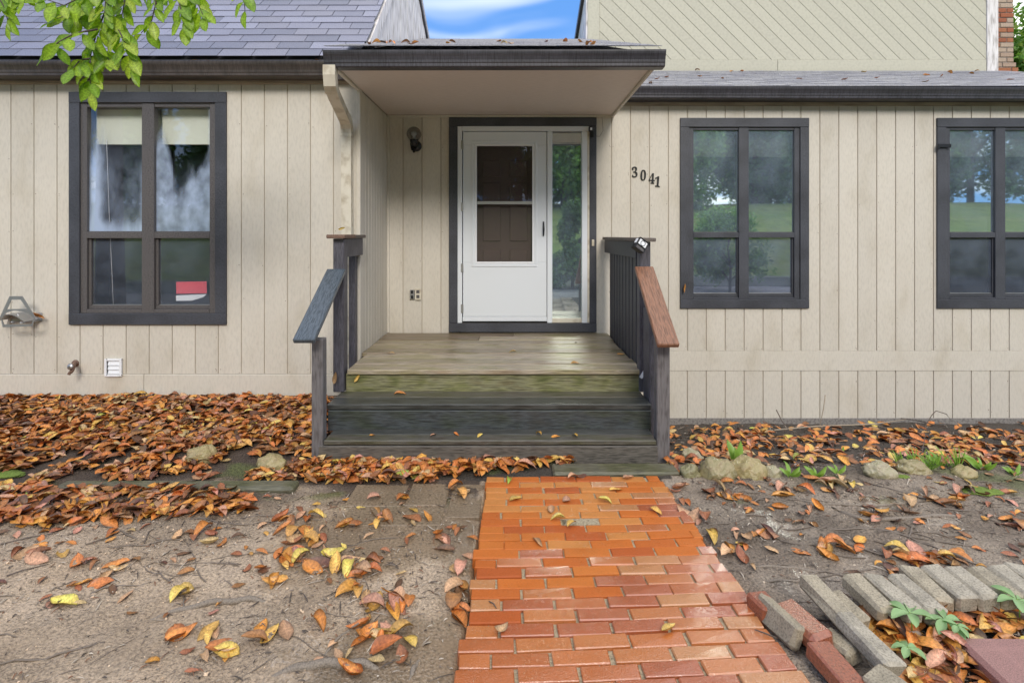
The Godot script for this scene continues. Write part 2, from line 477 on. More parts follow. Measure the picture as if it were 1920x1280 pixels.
	M.moss = mat("bright_moss", lin(0.25, 0.36, 0.06), 0.9, {"tex": T.fine, "scale": Vector3.ONE * 6, "bump": T.grit, "bump_cm": 0.4})
	M.bark = mat("tree_bark", lin(0.12, 0.095, 0.075), 0.85, {"tex": T.grain, "scale": Vector3(4, 0.7, 4), "bump": T.grain_bump, "bump_cm": 1.0})
	M.room = mat("dim_room_wall", lin(0.30, 0.29, 0.29), 0.9)
	M.blind = mat("window_shade_fabric", lin(0.72, 0.76, 0.66), 0.8)
	M.inner_door = mat("maroon_inner_door", lin(0.062, 0.036, 0.038), 0.45)
	M.chimney = []
	for k in [[0.42, 0.13, 0.055], [0.45, 0.17, 0.075], [0.55, 0.42, 0.32], [0.38, 0.12, 0.055], [0.50, 0.36, 0.27]]:
		M.chimney.append(mat("chimney_brick", lin(k[0], k[1], k[2]), 0.75, {"tex": T.fine, "scale": Vector3.ONE * 2.0, "bump": T.grit, "bump_cm": 0.2}))
	M.foundation = mat("grey_concrete", lin(0.28, 0.26, 0.24), 0.8, {"tex": T.soil, "scale": Vector3.ONE})
	var one := Image.create(4, 4, false, Image.FORMAT_RGBA8)
	one.fill(Color.WHITE)
	T.one = ImageTexture.create_from_image(one)
	M.glass = pane_mat("reflecting_window_glass", 0.13, Color(0.93, 0.96, 0.97))
	M.glass_coated = pane_mat("coated_window_glass", 0.78, Color(0.95, 1.0, 0.97))
	M.glass_screen = pane_mat("screened_window_glass", 0.5, Color(0.9, 0.93, 1.0))
	M.glass_dark = pane_mat("storm_door_glass", 0.06, Color(0.95, 0.97, 1.0))

func pane_mat(called: String, a: float, tint: Color) -> StandardMaterial3D:
	var m := StandardMaterial3D.new()
	m.resource_name = called
	m.albedo_color = Color(tint.r, tint.g, tint.b, a)
	m.albedo_texture = T.one
	m.transparency = BaseMaterial3D.TRANSPARENCY_ALPHA
	m.metallic = 1.0
	m.roughness = 0.02
	return m

func leaf_texture() -> ImageTexture:      # midrib, side veins and blotches of a leaf
	var im := Image.create(128, 64, false, Image.FORMAT_RGB8)
	var n := FastNoiseLite.new()
	n.seed = 3
	n.frequency = 0.05
	n.fractal_octaves = 3
	for j in 64:
		for i in 128:
			var u := i / 127.0
			var a := absf(j / 63.0 - 0.5)
			var rib := exp(-pow(a / 0.022, 2.0))
			var s := fposmod((u - a * 0.55) * 10.0, 1.0)
			var vein := exp(-pow((s - 0.5) / 0.11, 2.0)) * (1.0 - 0.5 * a)
			var k := 0.86 + 0.12 * rib + 0.09 * vein + 0.20 * n.get_noise_2d(i, j) - 0.16 * pow(a * 2.0, 4.0)
			k = clampf(k, 0.25, 1.0)
			im.set_pixel(i, j, Color(k, k * 0.985, k * 0.97))
	return ImageTexture.create_from_image(im)

# ---------------------------------------------------------------- ground
func path_left(d: float) -> float:
	return lerpf(-0.193, -0.149, (d - 1.786) / 1.518)

func path_right(d: float) -> float:
	return lerpf(0.995, 0.912, (d - 1.786) / 1.518)

func wetness(x: float, d: float) -> float:
	var n := nwet.get_noise_2d(x * 1.6, d * 1.6) * 0.45 + nz2.get_noise_2d(x, d) * 0.16
	if x < 0.4:
		var e := Vector2((x + 0.55) / 0.85, (d - 2.75) / 0.6).length()
		var near := (1.0 - sstep(1.9, 2.5, d)) * sstep(-1.25, -0.55, x)
		return clampf(maxf(1.25 - e, near * 0.75) + n, 0, 1)
	return clampf(0.22 + n, 0, 1)

func gh(x: float, d: float) -> float:
	if d < -1.5:
		var y0 := -0.015 - 0.03 * sstep(1.5, 4.0, -d)
		var hill := sstep(8.0, 26.0, -d) * 3.6 + maxf(0.0, -d - 26.0) * 0.03 * (1.0 - sstep(26.0, 120.0, -d) * 0.9)
		return y0 + hill * (1.0 + 0.12 * nz.get_noise_2d(x * 0.05, d * 0.05)) + 0.03 * nz.get_noise_2d(x * 0.3, d * 0.3)
	var w := wetness(x, d)
	var rough := 1.0 - 0.75 * sstep(0.35, 0.7, w)
	var y := -0.02 + rough * (0.020 * nz.get_noise_2d(x, d) + 0.010 * nz2.get_noise_2d(x, d) + 0.006 * nz2.get_noise_2d(x * 2.7 + 9.0, d * 2.7))
	var left := 1.0 - sstep(-1.7, -1.25, x)
	y += left * 0.10 * sstep(3.1, 4.6, d)
	var right := sstep(0.95, 1.2, x)
	y -= right * 0.50 * clampf((d - 3.45) / 2.2, 0, 1.15)
	y += right * 0.02 * sstep(1.6, 2.2, x) * sstep(2.2, 2.6, d)
	if d < 3.345:
		var into := minf(minf(x - path_left(d), path_right(d) - x), 3.345 - d)
		y -= 0.06 * sstep(-0.015, 0.03, into)
		y -= 0.02 * (1.0 - sstep(0.0, 0.25, absf(x - path_left(d)))) * (1.0 - sstep(2.8, 3.1, d))
	return y

func ground_color(x: float, d: float) -> Color:
	if d < -8.2:
		var n0 := nz.get_noise_2d(x * 0.8, d * 0.8)
		return Color(0.28, 0.42, 0.08).lerp(Color(0.42, 0.46, 0.15), clampf(0.5 + n0, 0, 1))
	if d < -1.5:
		return Color(0.42, 0.40, 0.40)
	var w := wetness(x, d)
	var n := nz.get_noise_2d(x * 1.7 + 30, d * 1.7)
	var c := Color(0.70, 0.54, 0.385).lerp(Color(0.57, 0.425, 0.29), clampf(0.5 + n, 0, 1))
	c = c.lerp(Color(0.37, 0.27, 0.175), sstep(0.35, 0.75, w))
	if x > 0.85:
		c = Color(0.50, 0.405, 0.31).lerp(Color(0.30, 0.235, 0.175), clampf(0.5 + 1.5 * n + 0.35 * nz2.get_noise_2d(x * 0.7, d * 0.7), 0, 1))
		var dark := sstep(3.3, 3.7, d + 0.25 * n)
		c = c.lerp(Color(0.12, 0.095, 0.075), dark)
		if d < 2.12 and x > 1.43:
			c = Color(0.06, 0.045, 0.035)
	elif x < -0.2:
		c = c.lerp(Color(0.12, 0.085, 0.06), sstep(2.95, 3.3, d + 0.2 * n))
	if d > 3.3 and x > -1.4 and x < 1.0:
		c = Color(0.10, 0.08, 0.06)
	var green := sstep(0.25, 0.55, nz.get_noise_2d(x * 1.3 - 50, d * 2.2)) * (sstep(2.9, 3.1, d) - sstep(3.5, 3.7, d))
	c = c.lerp(Color(0.16, 0.21, 0.05), green * 0.55)
	return c.lerp(Color(0.18, 0.27, 0.06), maxf(sstep(6.5, 8.5, absf(x)), sstep(8.0, 9.5, d)))

func steps_list(spans: Array) -> PackedFloat32Array:       # [[from, to, step], ...]
	var a := PackedFloat32Array()
	for s in spans:
		var n: int = maxi(1, int(round((s[1] - s[0]) / s[2])))
		for i in n:
			a.append(s[0] + (s[1] - s[0]) * i / n)
	a.append(spans[-1][1])
	return a

func make_ground() -> void:
	nz.seed = 21
	nz.frequency = 1.1
	nz.fractal_octaves = 3
	nz2.seed = 22
	nz2.frequency = 7.0
	nz2.fractal_octaves = 4
	nwet.seed = 23
	nwet.frequency = 1.0
	nwet.fractal_octaves = 4
	var xs := steps_list([[-300.0, -60.0, 40.0], [-60.0, -12.0, 3.0], [-12.0, -4.8, 0.4], [-4.8, -2.0, 0.03], [-2.0, 2.1, 0.013], [2.1, 5.6, 0.03], [5.6, 12.0, 0.4], [12.0, 60.0, 3.0], [60.0, 300.0, 40.0]])
	var ds := steps_list([[-300.0, -40.0, 20.0], [-40.0, -4.0, 0.8], [-4.0, 1.4, 0.12], [1.4, 1.7, 0.04], [1.7, 3.45, 0.013], [3.45, 5.8, 0.03], [5.8, 12.0, 0.6], [12.0, 60.0, 6.0], [60.0, 300.0, 40.0]])
	var v := PackedVector3Array()
	var c := PackedColorArray()
	var wet := PackedFloat32Array()
	for d in ds:
		for x in xs:
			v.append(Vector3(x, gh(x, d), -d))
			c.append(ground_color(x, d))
			wet.append(wetness(x, d) if d > -1.5 and d < 3.6 else 0.0)
	var dry_i := PackedInt32Array()
	var wet_i := PackedInt32Array()
	var nx := xs.size()
	var nrm := PackedVector3Array()
	nrm.resize(v.size())
	for j in ds.size() - 1:
		for i in nx - 1:
			var a := j * nx + i
			var q := [a, a + nx, a + nx + 1, a, a + nx + 1, a + 1]
			var n := (v[a + nx] - v[a]).cross(v[a + 1] - v[a])
			if n.y < 0:
				n = -n
			for k in [a, a + 1, a + nx, a + nx + 1]:
				nrm[k] += n.normalized()
			if wet[a] > 0.42:
				wet_i.append_array(PackedInt32Array(q))
			else:
				dry_i.append_array(PackedInt32Array(q))
	for i in nrm.size():
		nrm[i] = nrm[i].normalized()
	var m := ArrayMesh.new()
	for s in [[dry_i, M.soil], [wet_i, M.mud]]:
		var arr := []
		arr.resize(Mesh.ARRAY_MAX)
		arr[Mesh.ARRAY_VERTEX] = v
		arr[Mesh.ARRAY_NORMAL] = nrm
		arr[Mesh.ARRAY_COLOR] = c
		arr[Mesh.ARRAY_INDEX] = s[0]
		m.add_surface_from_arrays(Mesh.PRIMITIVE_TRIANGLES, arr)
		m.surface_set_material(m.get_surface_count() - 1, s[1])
	var o := MeshInstance3D.new()
	o.name = "ground"
	o.mesh = m
	add_child(o)
	o.set_meta("kind", "structure")

func make_path() -> void:
	var root := Node3D.new()
	root.name = "brick_path"
	add_child(root)
	root.set_meta("kind", "structure")
	root.position = Vector3(0.4, 0, -2.5)
	var bed := SurfaceTool.new()
	bed.begin(Mesh.PRIMITIVE_TRIANGLES)
	for j in 12:
		var d0 := 1.45 + (3.31 - 1.45) * j / 12.0
		var d1 := 1.45 + (3.31 - 1.45) * (j + 1) / 12.0
		var z0 := -0.0070 - 0.006 * sstep(2.7, 2.0, d0)
		var z1 := -0.0070 - 0.006 * sstep(2.7, 2.0, d1)
		quad(bed, Vector3(path_left(d0) + 0.015, z0, -d0), Vector3(path_left(d1) + 0.015, z1, -d1), Vector3(path_right(d1) - 0.02, z1, -d1), Vector3(path_right(d0) - 0.02, z0, -d0), Vector3.UP)
	part(root, "joint_sand", bed.commit(), M.mortar)
	rng.seed = 77
	var pitch := 0.0695
	for i in 26:
		var d := 3.307 - pitch * (i + 0.5)
		var x := path_left(d) + rng.randf_range(-0.013, 0.015)
		var stop := path_right(d) + rng.randf_range(-0.012, 0.012)
		var fan := lerpf(0.012, 0.062, i / 21.0)
		var first := true
		var wobble := rng.randf_range(-0.002, 0.002)
		while x < stop - 0.03:
			var ln := 0.206 + rng.randf_range(-0.006, 0.006)
			if first and i % 2 == 0:
				ln = 0.107 + rng.randf_range(-0.012, 0.014)
			first = false
			if stop - x < ln + 0.05:
				ln = stop - x
			var cx := x + ln / 2
			var t := (cx - path_left(d)) / 1.15
			var wide := pitch - rng.randf_range(0.002, 0.007) - 0.003 * sstep(2.6, 1.9, d)
			var up := rng.randf_range(-0.003, 0.003)
			var mesh := cbox(snappedf(ln, 0.012), snappedf(wide, 0.002), 0.085, 0.0028, 0.0018, rng.randi() % 6)
			var slope := -fan * 1.2 / 1.15 * pow(maxf(t, 0.02), 0.4)
			var b := Basis.from_euler(Vector3(-PI / 2 + rng.randf_range(-0.014, 0.014), 0, 0)).rotated(Vector3.UP, -slope + rng.randf_range(-0.01, 0.01)).rotated(Vector3.BACK, rng.randf_range(-0.01, 0.01))
			var pick: int = [0, 0, 1, 1, 2, 3, 3, 4, 4, 5][rng.randi() % 10]
			if d > 2.9 and rng.randf() < 0.25:
				pick = 5
			var soak := sstep(2.75, 2.0, d) * 0.75 + t * 0.75 + rng.randf_range(-0.45, 0.45)
			var m: Material = M.brick_wet[pick] if soak > 0.72 else M.brick[pick]
			if i == 7 and absf(cx - 0.34) < 0.1:
				m = M.brick_grey
				up = -0.008
			part(root, "brick", mesh, m, Transform3D(b, Vector3(cx, -0.0425 + up, -(d + fan * pow(maxf(t, 0.0), 1.4) + wobble))))
			x += ln + rng.randf_range(0.003, 0.010) + 0.004 * sstep(2.6, 1.9, d)

# ---------------------------------------------------------------- house
func wall_sheet(parent: Node3D, called: String, m: Material, x0: float, x1: float, y0: float, y1: float, d0: float, d1: float, holes: Array) -> MeshInstance3D:
	var st := SurfaceTool.new()
	st.begin(Mesh.PRIMITIVE_TRIANGLES)
	var cuts := [x0]
	for h in holes:
		cuts.append(h[0])
		cuts.append(h[1])
	cuts.append(x1)
	for i in cuts.size() - 1:
		var spans := [[y0, y1]]
		if i % 2 == 1:
			var h = holes[(i - 1) / 2]
			spans = [[y0, h[2]], [h[3], y1]]
		for s in spans:
			if s[1] - s[0] > 0.001 and cuts[i + 1] - cuts[i] > 0.001:
				st.append_from(cbox(cuts[i + 1] - cuts[i], s[1] - s[0], d1 - d0, 0.0005), 0, Transform3D(Basis(), Vector3((cuts[i] + cuts[i + 1]) / 2, (s[0] + s[1]) / 2, -(d0 + d1) / 2)))
	return part(parent, called, st.commit(), m)

func boards(parent: Node3D, mats: Array, x0: float, x1: float, y0: float, y1: float, d: float, phase: float, gap: float, holes: Array) -> void:
	var k := int(floor((x0 - phase) / PITCH))
	while phase + k * PITCH < x1:
		var a := maxf(x0, phase + k * PITCH + gap / 2)
		var b := minf(x1, phase + (k + 1) * PITCH - gap / 2)
		k += 1
		if b - a < 0.01:
			continue
		var m: Material = mats[rng.randi() % mats.size()]
		var xs := [a, b]
		for h in holes:
			for q in [h[0], h[1]]:
				if q > a + 0.002 and q < b - 0.002:
					xs.append(q)
		xs.sort()
		for i in xs.size() - 1:
			var mid: float = (xs[i] + xs[i + 1]) / 2
			var spans := [[y0, y1]]
			for h in holes:
				if mid > h[0] and mid < h[1]:
					spans = [[y0, h[2]], [h[3], y1]]
			for s in spans:
				if s[1] - s[0] > 0.005:
					box(parent, "siding_board", m, xs[i], xs[i + 1], s[0], s[1], d, d + 0.016, 0.002)

func nails(parent: Node3D, x0: float, x1: float, y0: float, y1: float, d: float, phase: float, n: int, holes: Array) -> void:
	var st := SurfaceTool.new()
	st.begin(Mesh.PRIMITIVE_TRIANGLES)
	for k in n:
		var x := phase + PITCH * float(int(rng.randf_range((x0 - phase) / PITCH, (x1 - phase) / PITCH))) + (0.018 if rng.randf() < 0.5 else -0.018) + rng.randf_range(-0.004, 0.004)
		var y := y0 + 0.03 + 0.305 * float(int(rng.randf() * (y1 - y0) / 0.305)) + rng.randf_range(-0.02, 0.02)
		var clear := x > x0 + 0.02 and x < x1 - 0.02
		for h in holes:
			clear = clear and not (x > h[0] - 0.12 and x < h[1] + 0.12 and y > h[2] - 0.12 and y < h[3] + 0.12)
		if clear:
			st.append_from(cbox(0.006, 0.006, 0.003, 0.001), 0, Transform3D(Basis(Vector3.BACK, rng.randf()), Vector3(x, y, -d)))
	var o := part(parent, "nail_head", st.commit(), M.cap_brown)
	o.set_meta("kind", "stuff")

func gutter_outline() -> Array:
	var o := []
	for p in [[0, 0], [0.074, 0], [0.082, 0.008], [0.083, 0.028], [0.088, 0.034], [0.09, 0.052], [0.099, 0.074], [0.108, 0.09], [0.112, 0.104], [0.113, 0.118], [0.105, 0.119], [0.104, 0.106], [0.092, 0.076], [0.082, 0.05], [0.077, 0.03], [0.072, 0.007], [0.006, 0.006], [0.006, 0.119], [0, 0.119]]:
		o.append(Vector2(p[0], p[1]))
	return o

func gutter(parent: Node3D, m: Material, x0: float, x1: float, bottom: float, back: float, fall := 0.0) -> MeshInstance3D:
	var st := SurfaceTool.new()
	st.begin(Mesh.PRIMITIVE_TRIANGLES)
	st.append_from(prism(gutter_outline(), Vector3(x0, bottom, -back), Vector3(x1, bottom + fall, -back), Vector3(0, 0, 1), Vector3.UP), 0, Transform3D())
	var whole := [Vector2(0, 0.001), Vector2(0.074, 0.001), Vector2(0.082, 0.01), Vector2(0.09, 0.052), Vector2(0.112, 0.104), Vector2(0.113, 0.117), Vector2(0, 0.117)]
	for e in [[x0 - 0.003, x0 + 0.002], [x1 - 0.002, x1 + 0.003]]:
		var dy := 0.0 if e[0] < x0 else fall
		st.append_from(prism(whole, Vector3(e[0], bottom + dy, -back), Vector3(e[1], bottom + dy, -back), Vector3(0, 0, 1), Vector3.UP), 0, Transform3D())
	return part(parent, "gutter", st.commit(), m)

func shingle_rows(parent: Node3D, mats: Array, x0f: Callable, x1f: Callable, foot: Vector3, slope: float, first: int, rows: int, wide: float, joined: bool) -> void:
	var u := Vector3(0, slope, -1).normalized()
	var n := Vector3(0, 1, slope).normalized()
	var tilt := Basis(Vector3.RIGHT, u, Vector3.RIGHT.cross(u)).rotated(Vector3.RIGHT, -0.045)
	var sts := []
	for i in mats.size():
		var st := SurfaceTool.new()
		st.begin(Mesh.PRIMITIVE_TRIANGLES)
		sts.append(st)
	for r in range(first, first + rows):
		var s := r * 0.127 + 0.08
		var at := foot + u * s + n * 0.012
		var x: float = x0f.call(-at.z)
		var x1: float = x1f.call(-at.z)
		x -= wide * fposmod(r * 0.37 + 0.05 * sin(r * 2.3), 1.0)
		while x < x1 - 0.02:
			var a: float = maxf(x, x0f.call(-at.z))
			var b := minf(x + wide - 0.007, x1)
			x += wide
			if b - a < 0.03:
				continue
			var mesh := cbox(snappedf(b - a, 0.01), 0.160, 0.005, 0.001, 0.0, 0)
			var xf := Transform3D(tilt.rotated(Vector3.BACK, rng.randf_range(-0.006, 0.006)), Vector3((a + b) / 2, 0, 0) + Vector3(0, at.y, at.z) + u * rng.randf_range(-0.004, 0.004) + n * rng.randf_range(0, 0.002))
			var pick := rng.randi() % mats.size()
			if joined:
				sts[pick].append_from(mesh, 0, xf)
			else:
				part(parent, "shingle", mesh, mats[pick], xf)
	if joined:
		for i in mats.size():
			var o := part(parent, "shingle_course", sts[i].commit(), mats[i])
			o.set_meta("kind", "stuff")

func make_window(house: Node3D, called: String, plane: float, o: Array, tw: Array, panes: Array, casing: Material, frame: Material, glass: Array) -> Node3D:
	var w := sub(house, called)
	var ix0: float = o[0] + tw[0]
	var iy0: float = o[1] + tw[1]
	var ix1: float = o[2] - tw[2]
	var iy1: float = o[3] - tw[3]
	rbox(w, "casing", casing, o[0], o[1], o[2], iy0, plane, 0.022, 0.0)
	rbox(w, "casing", casing, o[0], iy1, o[2], o[3], plane, 0.022, 0.0)
	rbox(w, "casing", casing, o[0], iy0, ix0, iy1, plane, 0.020, 0.0)
	rbox(w, "casing", casing, ix1, iy0, o[2], iy1, plane, 0.020, 0.0)
	var ul: Array = panes[0]
	var ur: Array = panes[1]
	var ll: Array = panes[2]
	var lr: Array = panes[3]
	# frame: stiles and mullion run full height, rails lie between them
	rbox(w, "stile", frame, ix0, iy0, ul[0], iy1, plane, 0.004, 0.095)
	rbox(w, "stile", frame, ur[2], iy0, ix1, iy1, plane, 0.004, 0.095)
	rbox(w, "mullion", frame, ul[2], iy0, ur[0], iy1, plane, 0.008, 0.095)
	for p in [ul, ur]:
		rbox(w, "head_rail", frame, p[0], iy0, p[2], p[1], plane, 0.001, 0.095)
		rbox(w, "meeting_rail", frame, p[0], p[3], p[2], ll[1], plane, 0.006, 0.06)
		rbox(w, "sill", frame, p[0], ll[3] + 7.0, p[2], iy1, plane, 0.006, 0.095)
	for k in 2:
		var p: Array = panes[2 + k]
		var u: Array = panes[k]
		rbox(w, "bottom_sash", frame, u[0], p[3], u[2], p[3] + 7.0, plane, -0.018, 0.06)
		if p[0] > u[0] + 0.5:
			rbox(w, "sash_stile", frame, u[0], p[1], p[0], p[3], plane, -0.016, 0.06)
		if p[2] < u[2] - 0.5:
			rbox(w, "sash_stile", frame, p[2], p[1], u[2], p[3], plane, -0.016, 0.06)
	for k in 4:
		var p: Array = panes[k]
		var dd := plane + (0.022 if k < 2 else 0.034)
		var q := QuadMesh.new()
		q.size = Vector2(X(p[2], plane) - X(p[0], plane), Y(p[1], plane) - Y(p[3], plane))
		part(w, "pane", q, glass[k], Transform3D(Basis(), Vector3((X(p[0], plane) + X(p[2], plane)) / 2, (Y(p[1], plane) + Y(p[3], plane)) / 2, -dd)))
		# thin pale glazing bead at the foot of each pane
		rbox(w, "glazing_bead", M.trim_brown if k < 2 else M.steel, p[0], p[3] - 1.2, p[2], p[3], plane, -(dd - plane) + 0.006, dd - plane - 0.001, 0.0005)
	return w

func hole_of(o: Array, tw: Array, plane: float) -> Array:
	return [X(o[0] + tw[0], plane), X(o[2] - tw[2], plane), Y(o[3] - tw[3], plane), Y(o[1] + tw[1], plane)]

func fog_texture(kind: int) -> ImageTexture:
	var w := 96
	var h := 220
	var n := FastNoiseLite.new()
	n.seed = 40 + kind
	n.frequency = 0.03
	n.fractal_octaves = 4
	var im := Image.create(w, h, false, Image.FORMAT_RGBA8)
	for j in h:
		for i in w:
			var u := float(i) / w
			var v := float(j) / h
			var q := n.get_noise_2d(i * 2.2, j * 0.5)
			var a := 0.0
			if kind == 0:      # a band down the left side and a misted foot
				a = 0.75 * exp(-pow((u - 0.14 + 0.05 * v) / 0.13, 2.0)) * sstep(0.08, 0.5, v + 0.2 * q) + 0.55 * sstep(0.86, 1.0, v + 0.05 * q) + 0.20 * sstep(0.15, 0.6, v) * (1.0 + n.get_noise_2d(i * 1.1, j * 0.6))
				a += 0.3 * exp(-pow((u - 0.95) / 0.04, 2.0)) * sstep(0.35, 0.6, v)
			elif kind == 1:    # streaked mist with a dark tongue in the middle
				var top := 0.15 + 1.9 * pow(absf(u - 0.1), 1.2) if u < 0.30 else (0.56 + 0.06 * sin(u * 17.0) if u < 0.70 else 0.56 - 1.1 * (u - 0.70))
				top = clampf(top, 0.12, 0.62) + 0.16 * n.get_noise_2d(i * 0.9, j * 0.35)
				a = sstep(top - 0.05, top + 0.20, v) * (0.58 + 0.40 * n.get_noise_2d(i * 1.2, j * 0.8)) + 0.14 * sstep(0.3, 1.0, v)
				a = maxf(a, 0.35 * exp(-pow((u - 0.97) / 0.03, 2.0)))
			else:              # thin pale veil: haze painted over the reflections of right panes and sidelight
				a = 0.105 + 0.06 * n.get_noise_2d(i * 0.6, j * 0.4) + 0.05 * sstep(0.5, 0.0, v)
			im.set_pixel(i, j, Color(0.72, 0.79, 0.90, clampf(a, 0.0, 0.93)))
	return ImageTexture.create_from_image(im)

func film(w: Node3D, called: String, p: Array, plane: float, d: float, kind: int) -> void:
	var m := StandardMaterial3D.new()
	m.resource_name = "mist_and_haze_film"
	m.albedo_texture = fog_texture(kind)
	m.transparency = BaseMaterial3D.TRANSPARENCY_ALPHA
	m.roughness = 0.6
	m.cull_mode = BaseMaterial3D.CULL_DISABLED
	m.texture_repeat = false
	var q := QuadMesh.new()
	q.size = Vector2(X(p[2], plane) - X(p[0], plane), Y(p[1], plane) - Y(p[3], plane))
	part(w, called, q, m, Transform3D(Basis(), Vector3((X(p[0], plane) + X(p[2], plane)) / 2, (Y(p[1], plane) + Y(p[3], plane)) / 2, -d)))

func make_house() -> void:
	rng.seed = 5
	var house := thing("house", "cream house with charcoal window trim, dark gutters and grey shingle roofs", "house", Vector3(0, -0.02, -DB))
	# ---- windows first: their outlines cut the walls
	var lo := [131.0, 173.0, 425.5, 608.0]
	var lt := [20.0, 20.0, 21.0, 21.0]
	var lp := [[162.7, 200.7, 266.0, 434.5], [289.0, 200.7, 392.7, 434.5], [167.5, 446.7, 266.0, 572.5], [294.0, 446.7, 392.7, 572.5]]
	var ro := [1275.0, 221.5, 1516.0, 577.5]
	var rt := [16.5, 17.0, 16.5, 17.0]
	var rp := [[1300.6, 243.6, 1385.2, 435.7], [1404.0, 243.6, 1489.5, 435.7], [1300.6, 445.5, 1382.8, 550.5], [1404.0, 445.5, 1486.5, 550.5]]
	var so := [ro[0] + 481.0, ro[1], ro[2] + 481.0, ro[3]]
	var sp := []
	for p in rp:
		sp.append([p[0] + 481.0, p[1], p[2] + 481.0, p[3]])
	var lhole := hole_of(lo, lt, DL)
	var rholes := [[X(858, DB), X(1105.5, DB), Y(606, DB), Y(237, DB)], hole_of(ro, rt, DB), hole_of(so, rt, DB)]
	# ---- left wing
	var xl := -6.2
	var xc := -1.323
	var wall := wall_sheet(house, "wall", M.groove, xl, xc - 0.017, 0.03, 2.88, DL + 0.010, DL + 0.11, [lhole])
	boards(wall, M.siding, xl, X(667.5, DL), 0.288, 2.809, DL, X(19.3, DL), 0.007, [lhole])
	box(wall, "skirt_board", M.trim_cream, xl, X(269, DL), 0.098, 0.286, DL - 0.006, DL + 0.02)
	box(wall, "skirt_board", M.trim_cream, X(269.6, DL), xc - 0.001, 0.098, 0.286, DL - 0.0055, DL + 0.02)
	box(wall, "frieze_board", M.frieze, xl, X(667, DL), 2.811, 2.882, DL - 0.012, DL + 0.02)
	box(wall, "corner_board", M.trim_cream, X(667.7, DL), xc + 0.004, 0.29, 2.88, DL - 0.010, DL + 0.06)
	nails(wall, xl, X(667.5, DL), 0.288, 2.809, DL, X(19.3, DL), 130, [lhole])
	box(wall, "foundation", M.foundation, xl, xc - 0.02, -0.6, 0.095, DL + 0.012, DL + 0.2)
	# the return wall beside the porch, facing right
	var rw := box(house, "wall", M.groove, xc - 0.11, xc - 0.012, -0.3, 2.88, DL + 0.112, DB + 0.1, 0.0005)
	var k := 0
	while DL + 0.075 + k * 0.1 < DB - 0.02:
		var d0 := DL + 0.07 + k * 0.1
		box(rw, "siding_board", M.siding[k % 3], xc - 0.014, xc, 0.40, 2.76, d0, minf(d0 + 0.094, DB - 0.004), 0.002)
		k += 1
	# ---- right wing and porch wall, one plane
	var xr := 7.1
	var wall2 := wall_sheet(house, "wall", M.groove, xc - 0.10, xr, -0.7, 2.90, DB + 0.010, DB + 0.11, rholes)
	boards(wall2, M.siding, xc + 0.002, xr, 0.272, 2.865, DB, X(1217.8, DB), 0.009, rholes)
	boards(wall2, M.siding, xc + 0.002, xr, -0.66, 0.058, DB, X(1217.8, DB), 0.009, [])
	box(wall2, "belt_board", M.trim_cream, 1.0, xr, 0.061, 0.270, DB - 0.004, DB + 0.02, 0.002)
	box(wall2, "frieze_board", M.frieze, 1.08, xr, 2.867, 2.94, DB - 0.014, DB + 0.02)
	box(wall2, "cornice_strip", M.trim_cream, xc + 0.002, 1.06, 2.742, 2.766, DB - 0.013, DB + 0.002, 0.002)
	box(wall2, "corner_board", M.trim_cream, xc + 0.001, xc + 0.028, 0.465, 2.74, DB - 0.018, DB - 0.001, 0.002)
	nails(wall2, xc + 0.03, xr, 0.272, 2.74, DB, X(1217.8, DB), 190, rholes)
	nails(wall2, 1.1, xr, -0.4, 0.058, DB, X(1217.8, DB), 40, [])
	box(wall2, "foundation", M.foundation, 1.0, xr, -0.9, -0.44, DB + 0.004 - 0.012, DB + 0.1)
	# rooms behind the glass
	var room := sub(house, "room")
	for r in [[xl, xc - 0.12, DL + 0.12, 8.2, -0.1, 2.86], [xc, xr, DB + 0.12, 9.2, 0.42, 2.86]]:
		box(room, "room_wall", M.room, r[0] - 0.1, r[1] + 0.1, r[4] - 0.1, r[5] + 0.1, r[3], r[3] + 0.1)
		box(room, "room_wall", M.room, r[0] - 0.1, r[0], r[4] - 0.1, r[5] + 0.1, r[2], r[3] - 0.001)
		box(room, "room_wall", M.room, r[1] + 0.001, r[1] + 0.1, r[4] - 0.1, r[5] + 0.1, r[2] + 0.001, r[3] - 0.001)
		box(room, "room_floor", M.deck[3], r[0] + 0.001, r[1], r[4] - 0.1, r[4], r[2] + 0.001, r[3] - 0.001)
		box(room, "room_ceiling", M.room, r[0] + 0.001, r[1], r[5] - 0.02, r[5] + 0.1, r[2] + 0.001, r[3] - 0.001)
	# ---- windows
	var wl := make_window(house, "window", DL, lo, lt, lp, M.trim, M.trim_brown, [M.glass, M.glass, M.glass, M.glass])
	for i in 2:
		var p: Array = lp[i]
		rbox(wl, "window_shade", M.blind, p[0] - 4, 190, p[2] + 4, 267, DL, -0.11, 0.13)
		film(wl, "mist_film", p, DL, DL + 0.026, i)
		film(wl, "mist_film", lp[i + 2], DL, DL + 0.038, 2)
	var cord := tube_mesh([P(199, 262, DL + 0.10), P(204, 400, DL + 0.10), P(212, 575, DL + 0.10)], [0.0025, 0.0025, 0.0025], 5)
	part(wl, "shade_cord", cord, M.white_plastic)
	var w1 := make_window(house, "window", DB, ro, rt, rp, M.trim, M.trim, [M.glass_coated, M.glass_coated, M.glass_screen, M.glass_screen])
	var w2 := make_window(house, "window", DB, so, rt, sp, M.trim, M.trim, [M.glass_coated, M.glass_coated, M.glass_dark, M.glass_dark])
	for e in [[w1, rp], [w2, sp]]:
		for i in 2:
			var p: Array = e[1][i]
			rbox(e[0], "window_shade", M.blind, p[0] - 4, 236, p[2] + 4, 291, DB, -0.11, 0.13)
			film(e[0], "haze_film", p, DB, DB + 0.019, 2)  # pale film added to haze what the panes mirror
			film(e[0], "haze_film", e[1][i + 2], DB, DB + 0.030, 2)
	make_door(house)
